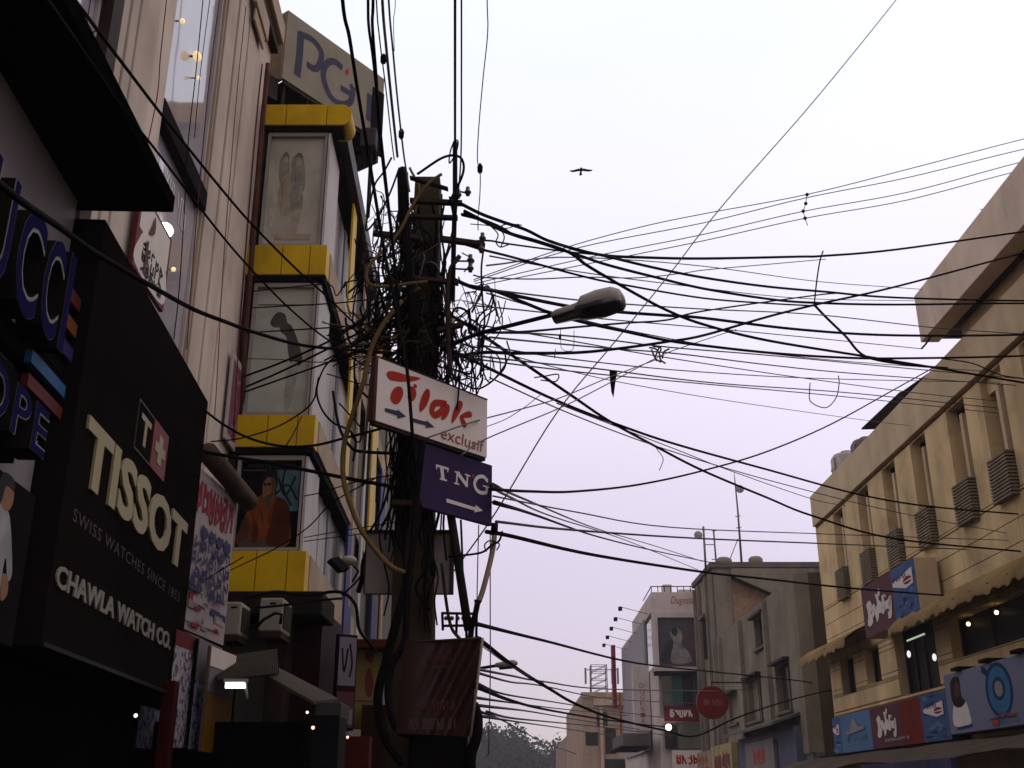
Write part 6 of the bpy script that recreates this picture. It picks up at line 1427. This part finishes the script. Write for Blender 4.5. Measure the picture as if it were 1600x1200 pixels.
# trees at the end of the street
LEAF = M('hazy_foliage', (.034, .040, .033), .9, .4, .4, bump=0)
BARK = M('bark', (.06, .045, .035), .9)
def tree(px, py_top, Y, rad, lab, seed, n=6500):
    rr = random.Random(seed); c = atY(px, py_top, Y); H = c.z
    root = thing('tree', lab, 'tree', (c.x, Y, 0), 'hazy trees at the end of the street')
    mb = MB(); mb.tube([(c.x, Y, 0), (c.x + .2, Y, H * .35), (c.x, Y, H * .7)], [.35, .28, .12], BARK, 7)
    lobes = [(c.x + rr.gauss(0, rad * .55), Y + rr.gauss(0, rad * .5), H - rad * .6 - abs(rr.gauss(0, rad * .7)), rad * rr.uniform(.28, .5)) for _ in range(22)] + [(c.x, Y, H - rad * .4, rad * .4)]
    for l in lobes[:7]: mb.tube([(c.x, Y, H * .4), (l[0], l[1], l[2])], [.16, .05], BARK, 5)
    mb.build('trunk', root)
    mb = MB()
    for i in range(n):
        l = rr.choice(lobes); d = Vector((rr.gauss(0, 1), rr.gauss(0, 1), rr.gauss(0, 1))).normalized() * l[3] * rr.uniform(.5, 1.08)
        p = Vector(l[:3]) + d; a_ = Vector((rr.gauss(0, 1), rr.gauss(0, 1), rr.gauss(0, 1))).normalized(); b_ = a_.orthogonal().normalized(); s_ = rr.uniform(.32, .75)
        mb.add([p + a_ * s_, p + b_ * s_ * .7, p - a_ * s_, p - b_ * s_ * .6 + Vector((0, 0, .1))], [(0, 1, 2, 3)], LEAF)
    mb.build('crown', root)
tree(765, 1128, 270, 8.5, 'hazy tree nearest the pole at the end of the street', 1)
tree(803, 1130, 300, 9.5, 'tallest hazy tree in the middle of the clump at the end of the street', 2)
tree(838, 1150, 330, 9.5, 'lower hazy tree on the right of the clump at the end of the street', 3)
tree(868, 1172, 360, 9, 'lowest hazy tree, next to the farthest red sign', 4)
tree(785, 1165, 340, 10, 'hazy tree filling the gap between the tallest tree and the pole', 5)
tree(850, 1185, 400, 10, 'dim hazy tree behind the right end of the clump', 6)
tree(735, 1150, 310, 9, 'hazy tree half hidden behind the maroon banner', 7)

# birds
def bird(px, py, Y, span, lab, soar=True, roll=0.0):
    p = atY(px, py, Y); h = span / 2; mb = MB(); BM = M('bird_dark', (.025, .02, .025), .8)
    prof = [(-1, -.06, .10), (-.8, -.10, .16), (-.55, -.06, .2), (-.3, .02, .22), (0, .05, .2), (.3, .04, .22), (.55, -.02, .2), (.8, -.03, .16), (1, .0, .10)]
    vs_ = []
    for s_, z, c_ in prof:
        z += roll * s_
        vs_ += [p + Vector((s_ * h, -c_ * h, z * h)), p + Vector((s_ * h, c_ * h, z * h)), p + Vector((s_ * h, 0, z * h + .05 * h * (1.2 - abs(s_))))]
    n = len(prof); fs_ = []
    for i in range(n - 1):
        a_, b_ = i * 3, (i + 1) * 3
        fs_ += [(a_, b_, b_ + 1, a_ + 1), (a_, a_ + 2, b_ + 2, b_), (a_ + 2, a_ + 1, b_ + 1, b_ + 2)]
    mb.add(vs_, fs_, BM, True)
    mb.tube([p + Vector((0, -.42 * h, .02 * h)), p + Vector((0, -.25 * h, .05 * h)), p + Vector((0, .1 * h, .03 * h)), p + Vector((0, .4 * h, 0)), p + Vector((0, .75 * h, .05 * h))], [.02 * h, .1 * h, .13 * h, .07 * h, .14 * h], BM, 8)
    tag(mb.build('bird'), lab, 'bird')
bird(908, 266, 40, .95, 'bird gliding with spread wings alone in the upper sky')
bird(1540, 326, 27, .32, 'small dark bird flying beside the tall parapet edge', roll=.1)
bird(871, 1146, 60, .5, 'small dark bird flying low before the far buildings', roll=.5)

# ------------------------------------------------------------------ haze
mb = MB(); hz = bpy.data.materials.new('haze'); hz.use_nodes = True
hn = hz.node_tree; hn.nodes.clear(); ho = hn.nodes.new('ShaderNodeOutputMaterial'); hv = hn.nodes.new('ShaderNodeVolumePrincipled')
hv.inputs['Color'].default_value = (.80, .77, .84, 1); hv.inputs['Density'].default_value = .0005; hv.inputs['Anisotropy'].default_value = .2
hn.links.new(hv.outputs[0], ho.inputs['Volume'])
mb.box((-360, -110, -1), (360, 510, 24), hz)
o = kind(mb.build('haze'), 'stuff')
